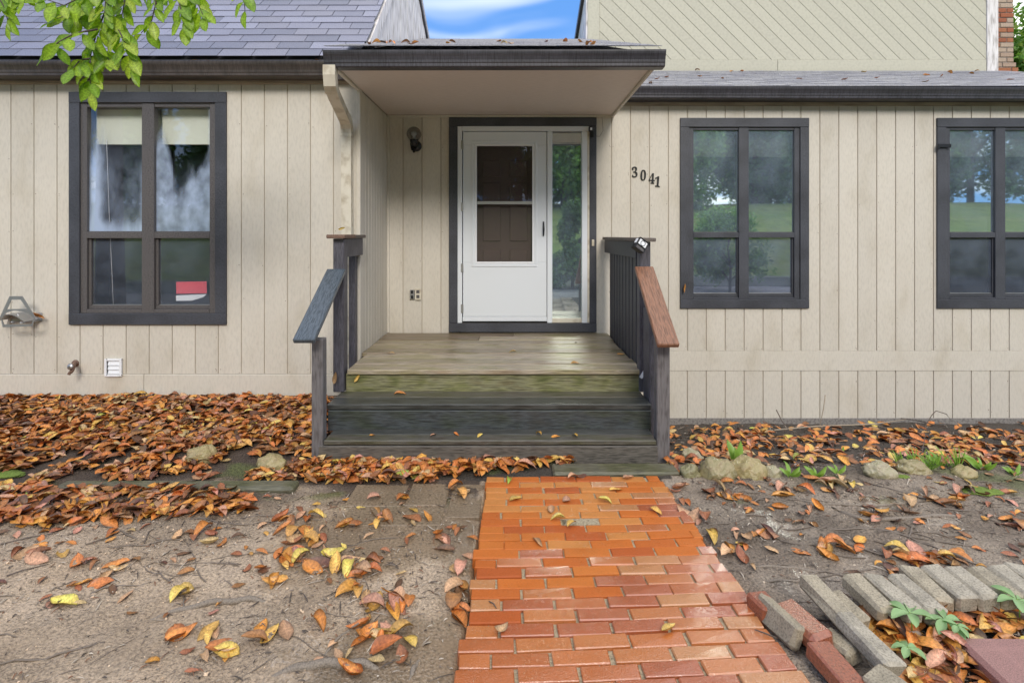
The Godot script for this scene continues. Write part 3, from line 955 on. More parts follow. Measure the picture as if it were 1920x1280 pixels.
	make_roofs(house, xl, xc, xr)

func make_door(house: Node3D) -> void:
	var door := sub(house, "front_door")
	# charcoal surround
	rbox(door, "casing", M.trim, 842, 221, 1118, 237, DB, 0.026, 0.0)
	rbox(door, "casing", M.trim, 842, 237.3, 858, 605, DB, 0.024, 0.0)
	rbox(door, "casing", M.trim, 1105, 237.3, 1118, 605, DB, 0.024, 0.0)
	rbox(door, "threshold", M.trim, 842, 605.3, 1118, 621.5, DB, 0.034, 0.0)
	# white frame
	rbox(door, "jamb", M.white, 858, 237, 866.5, 605, DB, 0.016, 0.10)
	rbox(door, "jamb", M.white, 1026, 246.3, 1035.5, 605, DB, 0.014, 0.10)
	rbox(door, "jamb", M.white, 1091, 246.3, 1105, 605, DB, 0.016, 0.10)
	rbox(door, "head_jamb", M.white, 866.7, 237, 1105, 246, DB, 0.018, 0.10)
	rbox(door, "weather_strip", M.downspout, 1101, 246.4, 1105.1, 604, DB, 0.020, 0.0)
	# the storm door leaf
	var q := 0.004
	rbox(door, "storm_door_rail", M.white, 868, 247, 1025, 272, DB, q, 0.03)
	rbox(door, "storm_door_rail", M.white, 868, 492, 1025, 593, DB, q, 0.03)
	rbox(door, "storm_door_sweep", M.white, 867.5, 593.4, 1025.5, 602, DB, q + 0.006, 0.02)
	rbox(door, "storm_door_stile", M.white, 868, 272.1, 893, 491.9, DB, q, 0.03)
	rbox(door, "storm_door_stile", M.white, 999, 272.1, 1025, 491.9, DB, q, 0.03)
	for r in [[885, 264, 1007, 268.5], [885, 495.5, 1007, 500], [885, 268.5, 889, 495.5], [1003, 268.5, 1007, 495.5]]:
		rbox(door, "storm_door_moulding", M.white, r[0], r[1], r[2], r[3], DB, q + 0.007, 0.0, 0.003)
	for r in [[891, 270, 1001, 273.5], [891, 490.5, 1001, 494], [891, 273.5, 894, 490.5], [998, 273.5, 1001, 490.5]]:
		rbox(door, "glazing_strip", M.white_plastic, r[0], r[1], r[2], r[3], DB, q + 0.005, 0.02, 0.002)
	rbox(door, "storm_door_bar", M.steel, 894, 377, 998, 383, DB, 0.0, 0.012)
	for r in [[893, 272, 999, 380, 0.012], [893, 380, 999, 492, 0.016]]:
		var m := QuadMesh.new()
		m.size = Vector2(X(r[2], DB) - X(r[0], DB), Y(r[1], DB) - Y(r[3], DB))
		part(door, "pane", m, M.glass_dark, Transform3D(Basis(), Vector3((X(r[0], DB) + X(r[2], DB)) / 2, (Y(r[1], DB) + Y(r[3], DB)) / 2, -(DB + r[4]))))
	var g := QuadMesh.new()
	g.size = Vector2(X(1091, DB) - X(1035.5, DB), Y(248, DB) - Y(597, DB))
	part(door, "sidelight_pane", g, M.glass_coated, Transform3D(Basis(), Vector3((X(1091, DB) + X(1035.5, DB)) / 2, (Y(248, DB) + Y(597, DB)) / 2, -(DB + 0.03))))
	film(door, "haze_film", [1035.5, 248.0, 1091.0, 597.0], DB, DB + 0.026, 2)  # painted haze that pales the sidelight reflection
	rbox(door, "sidelight_sill", M.downspout, 1035.5, 597, 1091, 605, DB, 0.004, 0.10)
	rbox(door, "sidelight_blind", M.inner_door, 1030, 240, 1096, 604, DB, -0.16, 0.18)
	# handle and hinges
	var hx := X(1019, DB)
	part(door, "handle", tube_mesh([Vector3(hx, Y(416, DB), -DB + 0.006), Vector3(hx, Y(419, DB), -DB + 0.035), Vector3(hx, Y(430, DB), -DB + 0.045), Vector3(hx, Y(439, DB), -DB + 0.035), Vector3(hx, Y(442, DB), -DB + 0.006)], [0.008, 0.009, 0.011, 0.009, 0.007], 8), M.black)
	for y in [272.0, 388.0, 502.0, 578.0]:
		rbox(door, "hinge", M.steel, 864.5, y - 8, 869, y + 8, DB, 0.022, 0.0, 0.002)
	rbox(door, "doorbell", M.downspout, 1109, 449, 1113.5, 461, DB, 0.034, -0.02, 0.003)
	# the inner six-panel door
	rbox(door, "inner_door", M.inner_door, 862, 240, 1030, 604, DB, -0.07, 0.115)
	for r in [[905, 300, 938, 330], [956, 300, 989, 330], [905, 342, 938, 452], [956, 342, 989, 452], [905, 468, 938, 560], [956, 468, 989, 560]]:
		rbox(door, "door_panel", M.inner_door, r[0], r[1], r[2], r[3], DB, -0.058, 0.069, 0.006)

func make_roofs(house: Node3D, xl: float, xc: float, xr: float) -> void:
	# ---- left wing: steep roof, eave gutter, weathered end wall
	var roof := sub(house, "roof")
	var sl := 1.03
	var foot := Vector3(0, 2.985, -4.47)
	var edge := -1.272
	var under := [Vector2(-4.49, 2.965), Vector2(-4.49, 2.975), Vector2(-6.6, 5.165), Vector2(-8.15, 4.45), Vector2(-8.15, 2.9), Vector2(-4.66, 2.9)]
	part(roof, "roof_deck", prism(under, Vector3(xl, 0, 0), Vector3(edge - 0.03, 0, 0), Vector3(0, 0, 1), Vector3.UP), M.roof_under)
	var u := Vector3(0, sl, -1).normalized()
	shingle_rows(roof, M.shingle, func(_d): return -5.6, func(d): return edge + 0.004 if d > 4.62 else -1.33 + (d - 4.47) * 0.35, foot, sl, 0, 11, 0.285, false)
	shingle_rows(roof, M.shingle, func(_d): return xl - 0.03, func(_d): return edge + 0.004, foot, sl, 11, 13, 0.285, true)
	box(roof, "drip_edge", M.gutter, xl, -1.40, 2.952, 2.962, 4.46, 4.62, 0.001)
	gutter(roof, M.gutter_brown, xl, X(607, 4.46), 2.832, 4.563)
	box(roof, "fascia", M.gutter_brown, xl, xc - 0.01, 2.826, 2.95, 4.5645, 4.60)
	box(roof, "soffit", M.frieze, xl, xc - 0.01, 2.845, 2.865, 4.601, DL + 0.02)
	# end wall of the left attic: vertical boards, each cut to the two slopes
	var endwall := sub(house, "attic_wall")
	var top := func(d): return minf(2.985 + sl * (d - 4.47) - 0.05, 4.79 - 0.47 * (d - 7.48) - 0.04)
	var low := func(d): return 2.885 + 0.38 * (d - 3.98) - 0.02
	var d := 4.72
	var i := 0
	while d < 8.05:
		var e := minf(d + 0.196, 8.08)
		if top.call(d) > low.call(d) + 0.02 or top.call(e) > low.call(e) + 0.02:
			var o := [Vector2(-d, low.call(d)), Vector2(-e, low.call(e)), Vector2(-e, maxf(top.call(e), low.call(e) + 0.004)), Vector2(-d, maxf(top.call(d), low.call(d) + 0.004))]
			part(endwall, "siding_board", prism(o, Vector3(edge - 0.028, 0, 0), Vector3(edge - (0.004 if i % 2 else 0.007), 0, 0), Vector3(0, 0, 1), Vector3.UP), M.weathered_white)
		d += 0.2
		i += 1
	var rake := [Vector2(-4.655, 3.145), Vector2(-6.66, 5.23), Vector2(-6.78, 5.17), Vector2(-4.80, 3.145)]
	part(endwall, "rake_board", prism(rake, Vector3(edge - 0.02, 0, 0), Vector3(edge + 0.016, 0, 0), Vector3(0, 0, 1), Vector3.UP), M.weathered_white)
	for b in [[0.0, 0.05, M.gutter_brown, 0.02], [0.052, 0.10, M.weathered_white, 0.026], [0.102, 0.15, M.gutter_brown, 0.02]]:
		var rr := [Vector2(-8.16, 4.47 - b[0]), Vector2(-6.75, 5.13 - b[0]), Vector2(-6.75, 5.13 - b[1]), Vector2(-8.16, 4.47 - b[1])]
		part(endwall, "rake_board", prism(rr, Vector3(edge - 0.01, 0, 0), Vector3(edge + b[3], 0, 0), Vector3(0, 0, 1), Vector3.UP), b[2])
	# ---- porch canopy
	var can := sub(house, "porch_roof")
	var cx0 := -1.262
	var cx1 := 1.075
	var body := [Vector2(-4.045, 2.775), Vector2(-8.05, 2.775), Vector2(-8.05, 4.40), Vector2(-4.045, 2.878)]
	part(can, "roof_deck", prism(body, Vector3(cx0, 0, 0), Vector3(cx1, 0, 0), Vector3(0, 0, 1), Vector3.UP), M.roof_under)
	box(can, "soffit", M.soffit, xc + 0.002, 1.052, 2.767, 2.774, 4.046, DB + 0.001, 0.001)
	box(can, "soffit_edge", M.trim_cream, 1.053, 1.079, 2.745, 2.80, 4.046, DB + 0.001, 0.003)
	box(can, "soffit_edge", M.trim_cream, xc - 0.03, xc + 0.001, 2.748, 2.80, 4.046, DL - 0.012, 0.003)
	var side := [Vector2(-4.05, 2.80), Vector2(-DB, 2.80), Vector2(-DB, 3.48), Vector2(-4.05, 2.875)]
	part(can, "side_fascia", prism(side, Vector3(1.0755, 0, 0), Vector3(1.088, 0, 0), Vector3(0, 0, 1), Vector3.UP), M.trim_cream)
	box(can, "fascia", M.soffit, xc - 0.02, 1.09, 2.748, 2.775, 4.015, 4.045, 0.003)
	box(can, "fascia", M.gutter, xc - 0.02, 1.09, 2.7755, 2.868, 4.014, 4.044, 0.003)
	gutter(can, M.gutter, X(605, 3.90), X(1249, 3.90), 2.735, 4.013, 0.004)
	shingle_rows(can, M.shingle_low, func(dd): return (-1.40 if dd < 4.6 else -1.268), func(_dd): return 1.115, Vector3(0, 2.885, -3.955), 0.38, 0, 34, 0.29, true)
	# ---- low roof of the right wing, up to the tall wall behind it
	var low_roof := sub(house, "roof")
	var st := SurfaceTool.new()
	st.begin(Mesh.PRIMITIVE_TRIANGLES)
	var b0 := [Vector3(1.09, 2.90, -5.56), Vector3(7.7, 2.90, -5.56), Vector3(7.7, 2.90, -8.6), Vector3(1.09, 2.90, -8.6)]
	var b1 := [Vector3(1.09, 3.005, -5.52), Vector3(7.74, 3.005, -5.52), Vector3(6.98, 3.84, -7.68), Vector3(1.09, 3.84, -7.68)]
	quad(st, b1[0], b1[1], b1[2], b1[3], Vector3.UP)
	quad(st, b0[0], b0[1], b1[1], b1[0], Vector3.BACK)
	quad(st, b0[1], b0[2], b1[2], b1[1], Vector3.RIGHT)
	quad(st, b0[0], b0[1], b0[2], b0[3], Vector3.DOWN)
	quad(st, b0[3], b0[0], b1[0], b1[3], Vector3.LEFT)
	quad(st, b0[2], b0[3], b1[3], b1[2], Vector3.FORWARD)
	part(low_roof, "roof_deck", st.commit(), M.roof_under)
	shingle_rows(low_roof, M.shingle_low, func(_dd): return 1.12, func(dd): return 7.74 - 0.77 * clampf((dd - 5.45) / 2.22, 0, 1), Vector3(0, 3.012, -5.47), 0.38, 0, 18, 0.29, true)
	gutter(low_roof, M.gutter, 1.13, 7.7, 2.903, 5.553, -0.02)
	box(low_roof, "fascia", M.gutter, 1.10, 7.68, 2.895, 3.0, 5.5545, 5.585, 0.002)
	box(low_roof, "soffit", M.frieze, 1.10, 7.6, 2.92, 2.935, 5.586, DB + 0.02, 0.002)
	# ---- tall wall with diagonal boards
	var tall := sub(house, "upper_wall")
	var dz := 7.67
	var back := box(tall, "wall_sheet", M.olive_groove, 1.10, 6.97, 3.7, 5.6, dz + 0.012, dz + 0.2, 0.001)
	var rect := PackedVector2Array([Vector2(1.262, 4.020), Vector2(6.826, 4.020), Vector2(6.826, 5.55), Vector2(1.262, 5.55)])
	var s := -3
	while s < 36:
		var y0 := 4.02 + s * 0.2065
		var strip := PackedVector2Array([Vector2(1.0, y0 + 0.262), Vector2(1.0, y0 + 0.262 + 0.197), Vector2(9.0, y0 + 0.262 + 0.197 - 8.0), Vector2(9.0, y0 + 0.262 - 8.0)])
		for poly in Geometry2D.intersect_polygons(rect, strip):
			part(tall, "diagonal_board", prism(Array(poly), Vector3(0, 0, -dz - 0.016), Vector3(0, 0, -dz), Vector3.RIGHT, Vector3.UP), M.olive[(s + 3) % 3])
		s += 1
	box(tall, "corner_board", M.olive[0], 1.089, 1.259, 3.75, 5.6, dz - 0.012, dz + 0.02)
	box(tall, "corner_board", M.weathered_white, 6.829, 6.99, 3.75, 5.6, dz - 0.016, dz + 0.1)
	box(tall, "skirt_board", M.olive[1], 1.261, X(1458, dz), 3.78, 4.017, dz - 0.008, dz + 0.02)
	box(tall, "skirt_board", M.olive[0], X(1458.6, dz), 6.826, 3.78, 4.017, dz - 0.007, dz + 0.02)
	var sw := [Vector2(-dz - 0.001, 3.7), Vector2(-8.7, 3.7), Vector2(-8.7, 4.66), Vector2(-7.9, 4.96), Vector2(-dz - 0.001, 5.05)]
	part(tall, "side_wall", prism(sw, Vector3(1.065, 0, 0), Vector3(1.088, 0, 0), Vector3(0, 0, 1), Vector3.UP), M.weathered_white)
	var sr := [Vector2(-8.78, 4.60), Vector2(-8.78, 4.70), Vector2(-7.6, 5.16), Vector2(-7.6, 5.06)]
	part(tall, "rake_board", prism(sr, Vector3(1.02, 0, 0), Vector3(1.064, 0, 0), Vector3(0, 0, 1), Vector3.UP), M.gutter_brown)
	box(tall, "rear_wall", M.olive[0], 1.1, 6.97, 3.0, 4.66, 8.4, 8.7, 0.002)
	# ---- chimney
	var ch := sub(house, "chimney")
	box(ch, "mortar_core", M.foundation, 6.996, 7.432, 2.9, 5.6, 7.91, 8.5, 0.002)
	var r := 0
	while 3.62 + r * 0.0735 < 5.3:
		var y := 3.62 + r * 0.0735
		var right := 7.44 + (0.0 if r > 5 else 0.035 * (6 - r))
		var x := right
		var first := true
		while x > 6.998:
			var ln := 0.196
			if first and r % 2 == 0:
				ln = 0.095
			first = false
			var a := maxf(x - ln, 6.997)
			if x - a > 0.02:
				box(ch, "brick", M.chimney[rng.randi() % 5], a, x, y, y + 0.0625, 7.90 + rng.randf_range(-0.002, 0.003), 7.97, 0.004)
			x -= ln + 0.010
		r += 1

# ---------------------------------------------------------------- porch
func make_porch() -> void:
	rng.seed = 9
	var p := thing("porch_steps", "weathered grey-brown wooden porch deck with two dark wet steps", "porch", Vector3(-0.15, 0, -3.56))
	var deck_top := 0.465
	for i in 8:
		var d0 := 4.10 + i * 0.1915
		var m: Material = M.deck[i % 4]
		if i >= 6:
			m = M.deck_wet if i == 7 else M.deck[3]
		var x1 := 0.985 + rng.randf_range(-0.012, 0.022)
		var top := deck_top + rng.randf_range(-0.004, 0.002)
		if i >= 6:
			var cut := 0.02 if i == 7 else -0.33
			box(p, "deck_board", M.deck_wet, -1.318, cut, top - 0.038, top, d0, minf(d0 + 0.185, DB - 0.036), 0.005)
			box(p, "deck_board", M.deck[i % 4], cut + 0.003, x1, top - 0.038, top, d0, minf(d0 + 0.185, DB - 0.036), 0.005)
		else:
			box(p, "deck_board", m, -1.271 if i < 3 else -1.318, x1, top - 0.038, top, d0, d0 + 0.1845, 0.006)
	box(p, "riser", M.riser_green, -1.285, 0.985, 0.27, 0.425, 4.122, 4.16)
	box(p, "tread", M.tread_b, -1.318, 0.992, 0.254, 0.291, 3.968, 4.121, 0.005)
	box(p, "tread", M.tread, -1.322, 0.996, 0.252, 0.292, 3.80, 3.963, 0.006)
	box(p, "riser", M.riser_dark, -1.310, 0.990, 0.105, 0.250, 3.789, 3.83, 0.004)
	box(p, "tread", M.tread, -1.262, 0.970, 0.094, 0.122, 3.682, 3.788, 0.004)
	box(p, "tread", M.tread_b, -1.264, 0.968, 0.092, 0.124, 3.568, 3.677, 0.006)
	box(p, "riser", M.riser_base, -1.292, 0.975, -0.05, 0.088, 3.560, 3.60, 0.004)
	for x in [-1.24, -0.2, 0.92]:
		box(p, "stringer", M.rail_dark, x, x + 0.04, -0.05, 0.085, 3.602, 4.12, 0.002)
		box(p, "stringer", M.rail_dark, x + 0.001, x + 0.039, 0.126, 0.248, 3.832, 4.11, 0.002)
	box(p, "rim_joist", M.rail_dark, 0.945, 0.980, 0.20, 0.424, 4.17, 5.60, 0.003)
	box(p, "rim_joist", M.rail_dark, -1.25, 0.94, 0.20, 0.424, 4.30, 4.34, 0.003)

	var l := thing("porch_railing", "left porch railing with wet blue-grey sloping handrail", "railing", Vector3(-1.34, 0.0, -3.6), "porch railings")
	box(l, "newel_post", M.post, -1.374, -1.290, 0.292, 1.470, 4.09, 4.185, 0.005)
	box(l, "post", M.post_pale, -1.346, -1.270, -0.08, 0.800, 3.574, 3.655, 0.006)
	box(l, "wall_post", M.post, -1.397, -1.342, 0.30, 1.40, 4.56, 4.632, 0.004)
	box(l, "top_rail", M.post, -1.333, -1.294, 1.325, 1.4715, 4.187, 4.70 - 0.075, 0.003)
	box(l, "cap_board", M.cap_brown, -1.408, -1.268, 1.472, 1.502, 4.035, 4.33, 0.005)
	box(l, "cap_board", M.cap_grey, -1.404, -1.270, 1.472, 1.500, 4.333, 4.632, 0.005)
	handrail(l, M.rail_blue, -1.345, 0.142, 3.44, 0.828, 4.085, 1.245)
	var r := thing("porch_railing", "right porch railing with bare brown sloping handrail and charcoal balusters", "railing", Vector3(1.02, 0.0, -3.6), "porch railings")
	box(r, "newel_post", M.post, 0.980, 1.064, 0.292, 1.445, 4.09, 4.185, 0.005)
	box(r, "support_post", M.post, 0.999, 1.045, 0.0, 0.95, 3.87, 4.06, 0.005)
	box(r, "post", M.post_pale, 0.972, 1.060, -0.08, 0.790, 3.574, 3.655, 0.006)
	box(r, "top_rail", M.rail_dark, 0.972, 1.010, 1.315, 1.446, 4.187, 5.60, 0.003)
	box(r, "cap_board", M.cap_grey, 0.95, 1.092, 1.447, 1.4765, 4.035, 5.61, 0.005)
	for i in 9:
		var d0 := 4.31 + i * 0.131
		box(r, "baluster", M.rail_dark, 1.002, 1.038, 0.33, 1.316, d0, d0 + 0.104, 0.003)
	handrail(r, M.rail_brown, 1.010, 0.142, 3.44, 0.800, 4.085, 1.265)

func handrail(parent: Node3D, m: Material, x: float, wide: float, d0: float, y0: float, d1: float, y1: float) -> void:
	var a := Vector3(x, y0, -d0)
	var b := Vector3(x, y1, -d1)
	var f := (b - a).normalized()
	var z := -f
	var xx := Vector3.RIGHT
	part(parent, "handrail", cbox(wide, 0.036, a.distance_to(b), 0.006), m, Transform3D(Basis(xx, z.cross(xx), z), (a + b) / 2 - Vector3(0, 0.018, 0)))

# ---------------------------------------------------------------- things fixed to the house
func outline(list: Array, ox: float, oy: float, zoom: float, plane: float) -> Array:
	var o := []
	for p in list:
		o.append(Vector2(X(ox + p[0] / zoom, plane), Y(oy + p[1] / zoom, plane)))
	return o

func make_fixtures() -> void:
	# downspout
	var ds := thing("downspout", "chipped cream downspout elbow bending from porch gutter back to the wall", "downspout", Vector3(-1.41, 0, -4.58))
	var pr := func(pts: Array, called: String, grow: float):
		var st := SurfaceTool.new()
		st.begin(Mesh.PRIMITIVE_TRIANGLES)
		var rings := []
		for i in pts.size():
			var dir: Vector3 = (pts[mini(i + 1, pts.size() - 1)] - pts[maxi(i - 1, 0)]).normalized()
			var side := Vector3.RIGHT
			var up := dir.cross(side).normalized()
			rings.append([pts[i] - side * (0.043 + grow) - up * (0.031 + grow), pts[i] + side * (0.043 + grow) - up * (0.031 + grow), pts[i] + side * (0.043 + grow) + up * (0.031 + grow), pts[i] - side * (0.043 + grow) + up * (0.031 + grow)])
		for i in rings.size() - 1:
			for k in 4:
				var k2 := (k + 1) % 4
				quad(st, rings[i][k], rings[i + 1][k], rings[i + 1][k2], rings[i][k2], (rings[i][k] + rings[i][k2]) / 2 - pts[i])
		part(ds, called, st.commit(), M.downspout)
	pr.call([P(619, 123, 3.955), P(619, 140, 3.96), P(620, 158, 3.985), P(622, 170, 4.04)], "elbow", 0.002)
	pr.call([P(621, 164, 4.0), P(626, 178, 4.1), P(648, 226, 4.53)], "offset_pipe", 0.0)
	pr.call([P(646, 218, 4.50), P(649, 230, 4.555), P(650, 240, 4.585), P(650, 248, 4.592)], "elbow", 0.002)
	pr.call([P(650, 240, 4.596), P(651, 430, 4.596), P(652, 700, 4.596), P(652, 738, 4.596)], "pipe", -0.001)
	pr.call([P(650, 250, 4.596), P(650, 256, 4.596)], "collar", 0.004)

	# globe lamp beside the door
	var lx := X(777, DB)
	var lamp := thing("wall_lamp", "black wall lamp with smoky glass globe left of the door", "lamp", Vector3(lx, Y(292, DB), -DB))
	part(lamp, "back_plate", lathe([Vector2(0, 0.035), Vector2(0.03, 0.032), Vector2(0.056, 0.018), Vector2(0.06, 0.0), Vector2(0, 0)], 20), M.black, Transform3D(Basis(Vector3.RIGHT, PI / 2), Vector3(X(780, DB), Y(274, DB), -DB)))
	part(lamp, "arm", tube_mesh([Vector3(X(780, DB), Y(276, DB), -DB + 0.02), Vector3(X(778, DB), Y(286, DB), -DB + 0.07), Vector3(X(777, DB), Y(284, DB), -DB + 0.11), Vector3(X(776, DB), Y(272, DB), -DB + 0.12)], [0.014, 0.014, 0.014, 0.02], 10), M.black)
	var ld := DB - 0.12
	part(lamp, "socket_cup", lathe([Vector2(0, -0.02), Vector2(0.03, -0.015), Vector2(0.042, 0.03), Vector2(0.045, 0.05), Vector2(0, 0.05)], 16), M.black, Transform3D(Basis(), Vector3(X(776, ld), Y(271, ld), -ld)))
	var smoky := pane_mat("smoky_globe_glass", 0.42, Color(0.25, 0.24, 0.23))
	smoky.metallic = 0.0
	smoky.roughness = 0.08
	var gp := []
	for i in 11:
		var a := -PI / 2 + PI * i / 10.0
		gp.append(Vector2(maxf(0.0, cos(a)) * 0.076, sin(a) * 0.076))
	part(lamp, "globe", lathe(gp, 22), smoky, Transform3D(Basis(), P(776, 251, ld)))
	part(lamp, "bulb", lathe([Vector2(0, -0.045), Vector2(0.014, -0.04), Vector2(0.016, -0.015), Vector2(0.03, 0.01), Vector2(0.028, 0.03), Vector2(0, 0.042)], 12), M.white_plastic, Transform3D(Basis(), P(776, 253, ld)))

	# outlet
	var out := thing("outlet_box", "small grey outdoor outlet box left of the door", "outlet", P(781, 562, DB))
	rbox(out, "back_box", M.downspout, 778, 541, 790, 562, DB, 0.02, 0.0, 0.003)
	rbox(out, "flip_cover", M.steel, 769, 543, 777.5, 560, DB, 0.03, -0.005, 0.004)
	for y in [547.0, 556.0]:
		rbox(out, "cover_hole", M.black, 771, y - 3, 775.5, y + 3, DB, 0.033, -0.02, 0.002)
		rbox(out, "receptacle", M.trim_brown, 781, y - 3.5, 787, y + 2.5, DB, 0.023, -0.01, 0.002)

	# house number
	var font := SystemFont.new()
	font.font_names = PackedStringArray(["Droid Serif"])
	font.font_weight = 700
	var digits := [["3", 1190.5, 322.5, -3.0, "three"], ["0", 1206.5, 328.5, 3.0, "zero"], ["4", 1222.5, 334.5, 4.0, "four"], ["1", 1233.5, 340.5, 6.0, "one"]]
	for g in digits:
		var tm := TextMesh.new()
		tm.text = g[0]
		tm.font = font
		tm.font_size = 64
		tm.pixel_size = 0.0024
		tm.depth = 0.008
		solo("house_number", "black digit %s of the sloping house number beside the door" % g[4], "house number", tm, M.black, Transform3D(Basis.from_euler(Vector3(0, 0, deg_to_rad(-g[3]))).scaled(Vector3(0.78, 1, 1)), P(g[1], g[2], DB - 0.006)), "house number digits")

	# dryer vent
	var v := thing("dryer_vent", "white louvred vent cover on the skirt board under the left window", "vent", P(214, 705, DL))
	rbox(v, "flange", M.white_plastic, 198, 672, 202, 704.5, DL, 0.022, -0.005, 0.002)
	rbox(v, "flange", M.white_plastic, 226, 671.5, 230, 704.5, DL, 0.022, -0.005, 0.002)
	rbox(v, "flange", M.white_plastic, 202, 672, 226, 675.5, DL, 0.024, -0.005, 0.002)
	rbox(v, "flange", M.white_plastic, 202, 701, 226, 705, DL, 0.024, -0.005, 0.002)
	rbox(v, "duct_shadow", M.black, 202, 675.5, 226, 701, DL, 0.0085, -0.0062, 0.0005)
	for i in 3:
		var y := 677.0 + i * 8.2
		part(v, "louvre", cbox(0.110, 0.036, 0.004, 0.001), M.white_plastic, tilted(P(214, y + 3.8, DL - 0.016), -16, 0, 0))
	for q in [[199.5, 673.5], [228, 673.5], [199.5, 703], [228, 703]]:
		part(v, "screw", cbox(0.007, 0.007, 0.004, 0.001), M.black, Transform3D(Basis(), P(q[0], q[1], DL - 0.024)))

	# spigot
	var sg := thing("garden_tap", "old brass garden tap with round handle low on the wall", "tap", P(140, 680, DL))
	part(sg, "escutcheon", lathe([Vector2(0, 0.012), Vector2(0.028, 0.01), Vector2(0.032, 0), Vector2(0, 0)], 14), M.cap_brown, Transform3D(Basis(Vector3.RIGHT, PI / 2), P(141, 681, DL)))
	part(sg, "body", tube_mesh([P(141, 680, DL), P(138, 683, DL - 0.05), P(135, 688, DL - 0.09), P(134, 695, DL - 0.11), P(131, 699, DL - 0.12)], [0.014, 0.017, 0.022, 0.016, 0.013], 9), M.cap_brown)
	part(sg, "handle", lathe([Vector2(0.006, 0.0), Vector2(0.02, -0.004), Vector2(0.028, 0.002), Vector2(0.02, 0.008), Vector2(0.006, 0.012)], 9), M.steel, Transform3D(Basis(Vector3.RIGHT, PI / 2.3), P(131, 687, DL - 0.13)))
	part(sg, "spout", tube_mesh([P(131, 697, DL - 0.12), P(128, 702, DL - 0.125)], [0.012, 0.013], 8), M.cap_brown)

	# hose hanger
	var hh := thing("hose_hanger", "grey metal hose hanger with a dead leaf, left of the window", "hose hanger", P(31, 612, DL))
	var fp := DL - 0.15
	var fold := [[[118, 108], [292, 108], [268, 155], [147, 155]], [[118, 109], [146, 156], [86, 279], [0, 384], [-6, 380]], [[292, 109], [462, 382], [455, 388], [351, 275], [269, 156]], [[0, 386], [87, 280], [350, 276], [455, 389], [448, 402], [380, 346], [290, 309], [180, 298], [80, 326], [12, 402]], [[0, 390], [14, 402], [45, 480], [28, 520]], [[30, 522], [40, 486], [415, 478], [425, 506]], [[455, 392], [428, 506], [414, 480], [440, 400]]]
	for o in fold:
		part(hh, "front_plate", prism(outline(o, 0, 540, 7.11, fp), Vector3(0, 0, -fp), Vector3(0, 0, -fp - 0.004), Vector3.RIGHT, Vector3.UP), M.steel)
	var arc := []
	for i in 9:
		var t := i / 8.0
		arc.append(Vector2(lerpf(X(14, DL), X(74, DL), t), Y(598, DL) + 0.065 * sin(PI * t)))
	for i in range(8, -1, -1):
		var t := i / 8.0
		arc.append(Vector2(lerpf(X(15, DL), X(73, DL), t), Y(598, DL) + 0.061 * sin(PI * t) - 0.001))
	part(hh, "saddle", prism(arc, Vector3(0, 0, -fp - 0.004), Vector3(0, 0, -DL + 0.002), Vector3.RIGHT, Vector3.UP), M.steel)
	part(hh, "back_plate", prism(outline([[150, 330], [560, 330], [560, 440], [150, 460]], 0, 540, 7.11, DL), Vector3(0, 0, -DL + 0.006), Vector3(0, 0, -DL + 0.001), Vector3.RIGHT, Vector3.UP), M.steel)
	for q in [[P(20, 604, fp), P(50, 602, DL)], [P(36, 605, fp), P(76, 601, DL)], [P(32, 588, fp + 0.03), P(44, 606, fp + 0.05)]]:
		part(hh, "strut", tube_mesh(q, [0.007, 0.007], 6), M.steel)

	# solar lantern hanging askew on the right post cap
	var sx := tilted(P(1203, 459, 4.0), -8, 18, -36)
	var sol := thing("solar_lantern", "small square black and white solar lantern tilted on the right railing cap", "lantern", P(1203, 459, 4.0))
	var put := func(called: String, sz: Vector3, at: Vector3, m: Material): part(sol, called, cbox(sz.x, sz.y, sz.z, 0.003), m, sx * Transform3D(Basis(), at))
	put.call("back_case", Vector3(0.084, 0.092, 0.05), Vector3(0, 0, -0.03), M.black)
	put.call("light_panel", Vector3(0.072, 0.046, 0.012), Vector3(0.002, 0.014, 0.001), M.white_plastic)
	put.call("solar_panel", Vector3(0.072, 0.026, 0.012), Vector3(0.002, -0.030, 0.001), M.trim_brown)
	put.call("frame_bar", Vector3(0.084, 0.008, 0.018), Vector3(0, 0.042, 0.003), M.black)
	put.call("frame_bar", Vector3(0.084, 0.006, 0.018), Vector3(0, -0.012, 0.003), M.black)
	put.call("frame_bar", Vector3(0.084, 0.005, 0.018), Vector3(0, -0.046, 0.003), M.black)
	put.call("frame_bar", Vector3(0.006, 0.086, 0.017), Vector3(-0.039, -0.002, 0.003), M.black)
	put.call("frame_bar", Vector3(0.006, 0.086, 0.017), Vector3(0.041, -0.002, 0.003), M.black)
	put.call("side_panel", Vector3(0.004, 0.04, 0.03), Vector3(-0.0435, 0.014, -0.024), M.white_plastic)
	var tor := TorusMesh.new()
	tor.inner_radius = 0.0165
	tor.outer_radius = 0.0215
	tor.rings = 24
	tor.ring_segments = 6
	part(sol, "ring", tor, M.black, sx * Transform3D(Basis(Vector3.RIGHT, PI / 2), Vector3(0.002, 0.014, 0.007)))
	# white tag on the right post
	solo("paper_tag", "white paper tag stuck crooked on the right porch post", "tag", cbox(0.026, 0.062, 0.003, 0.001), M.white_plastic, tilted(P(1205.5, 702, 4.086), 0, 0, -32))
	# black strap clamped to the right-hand window frame
	var cl := thing("window_clamp", "black clamp across the frame of the far right window", "clamp", P(1770, 278, DB - 0.03))
	rbox(cl, "bar", M.black, 1758, 270, 1783, 277, DB - 0.024, 0.016, 0.0, 0.004)
	rbox(cl, "hook", M.black, 1756.5, 272, 1760, 281, DB - 0.024, 0.022, 0.0, 0.003)
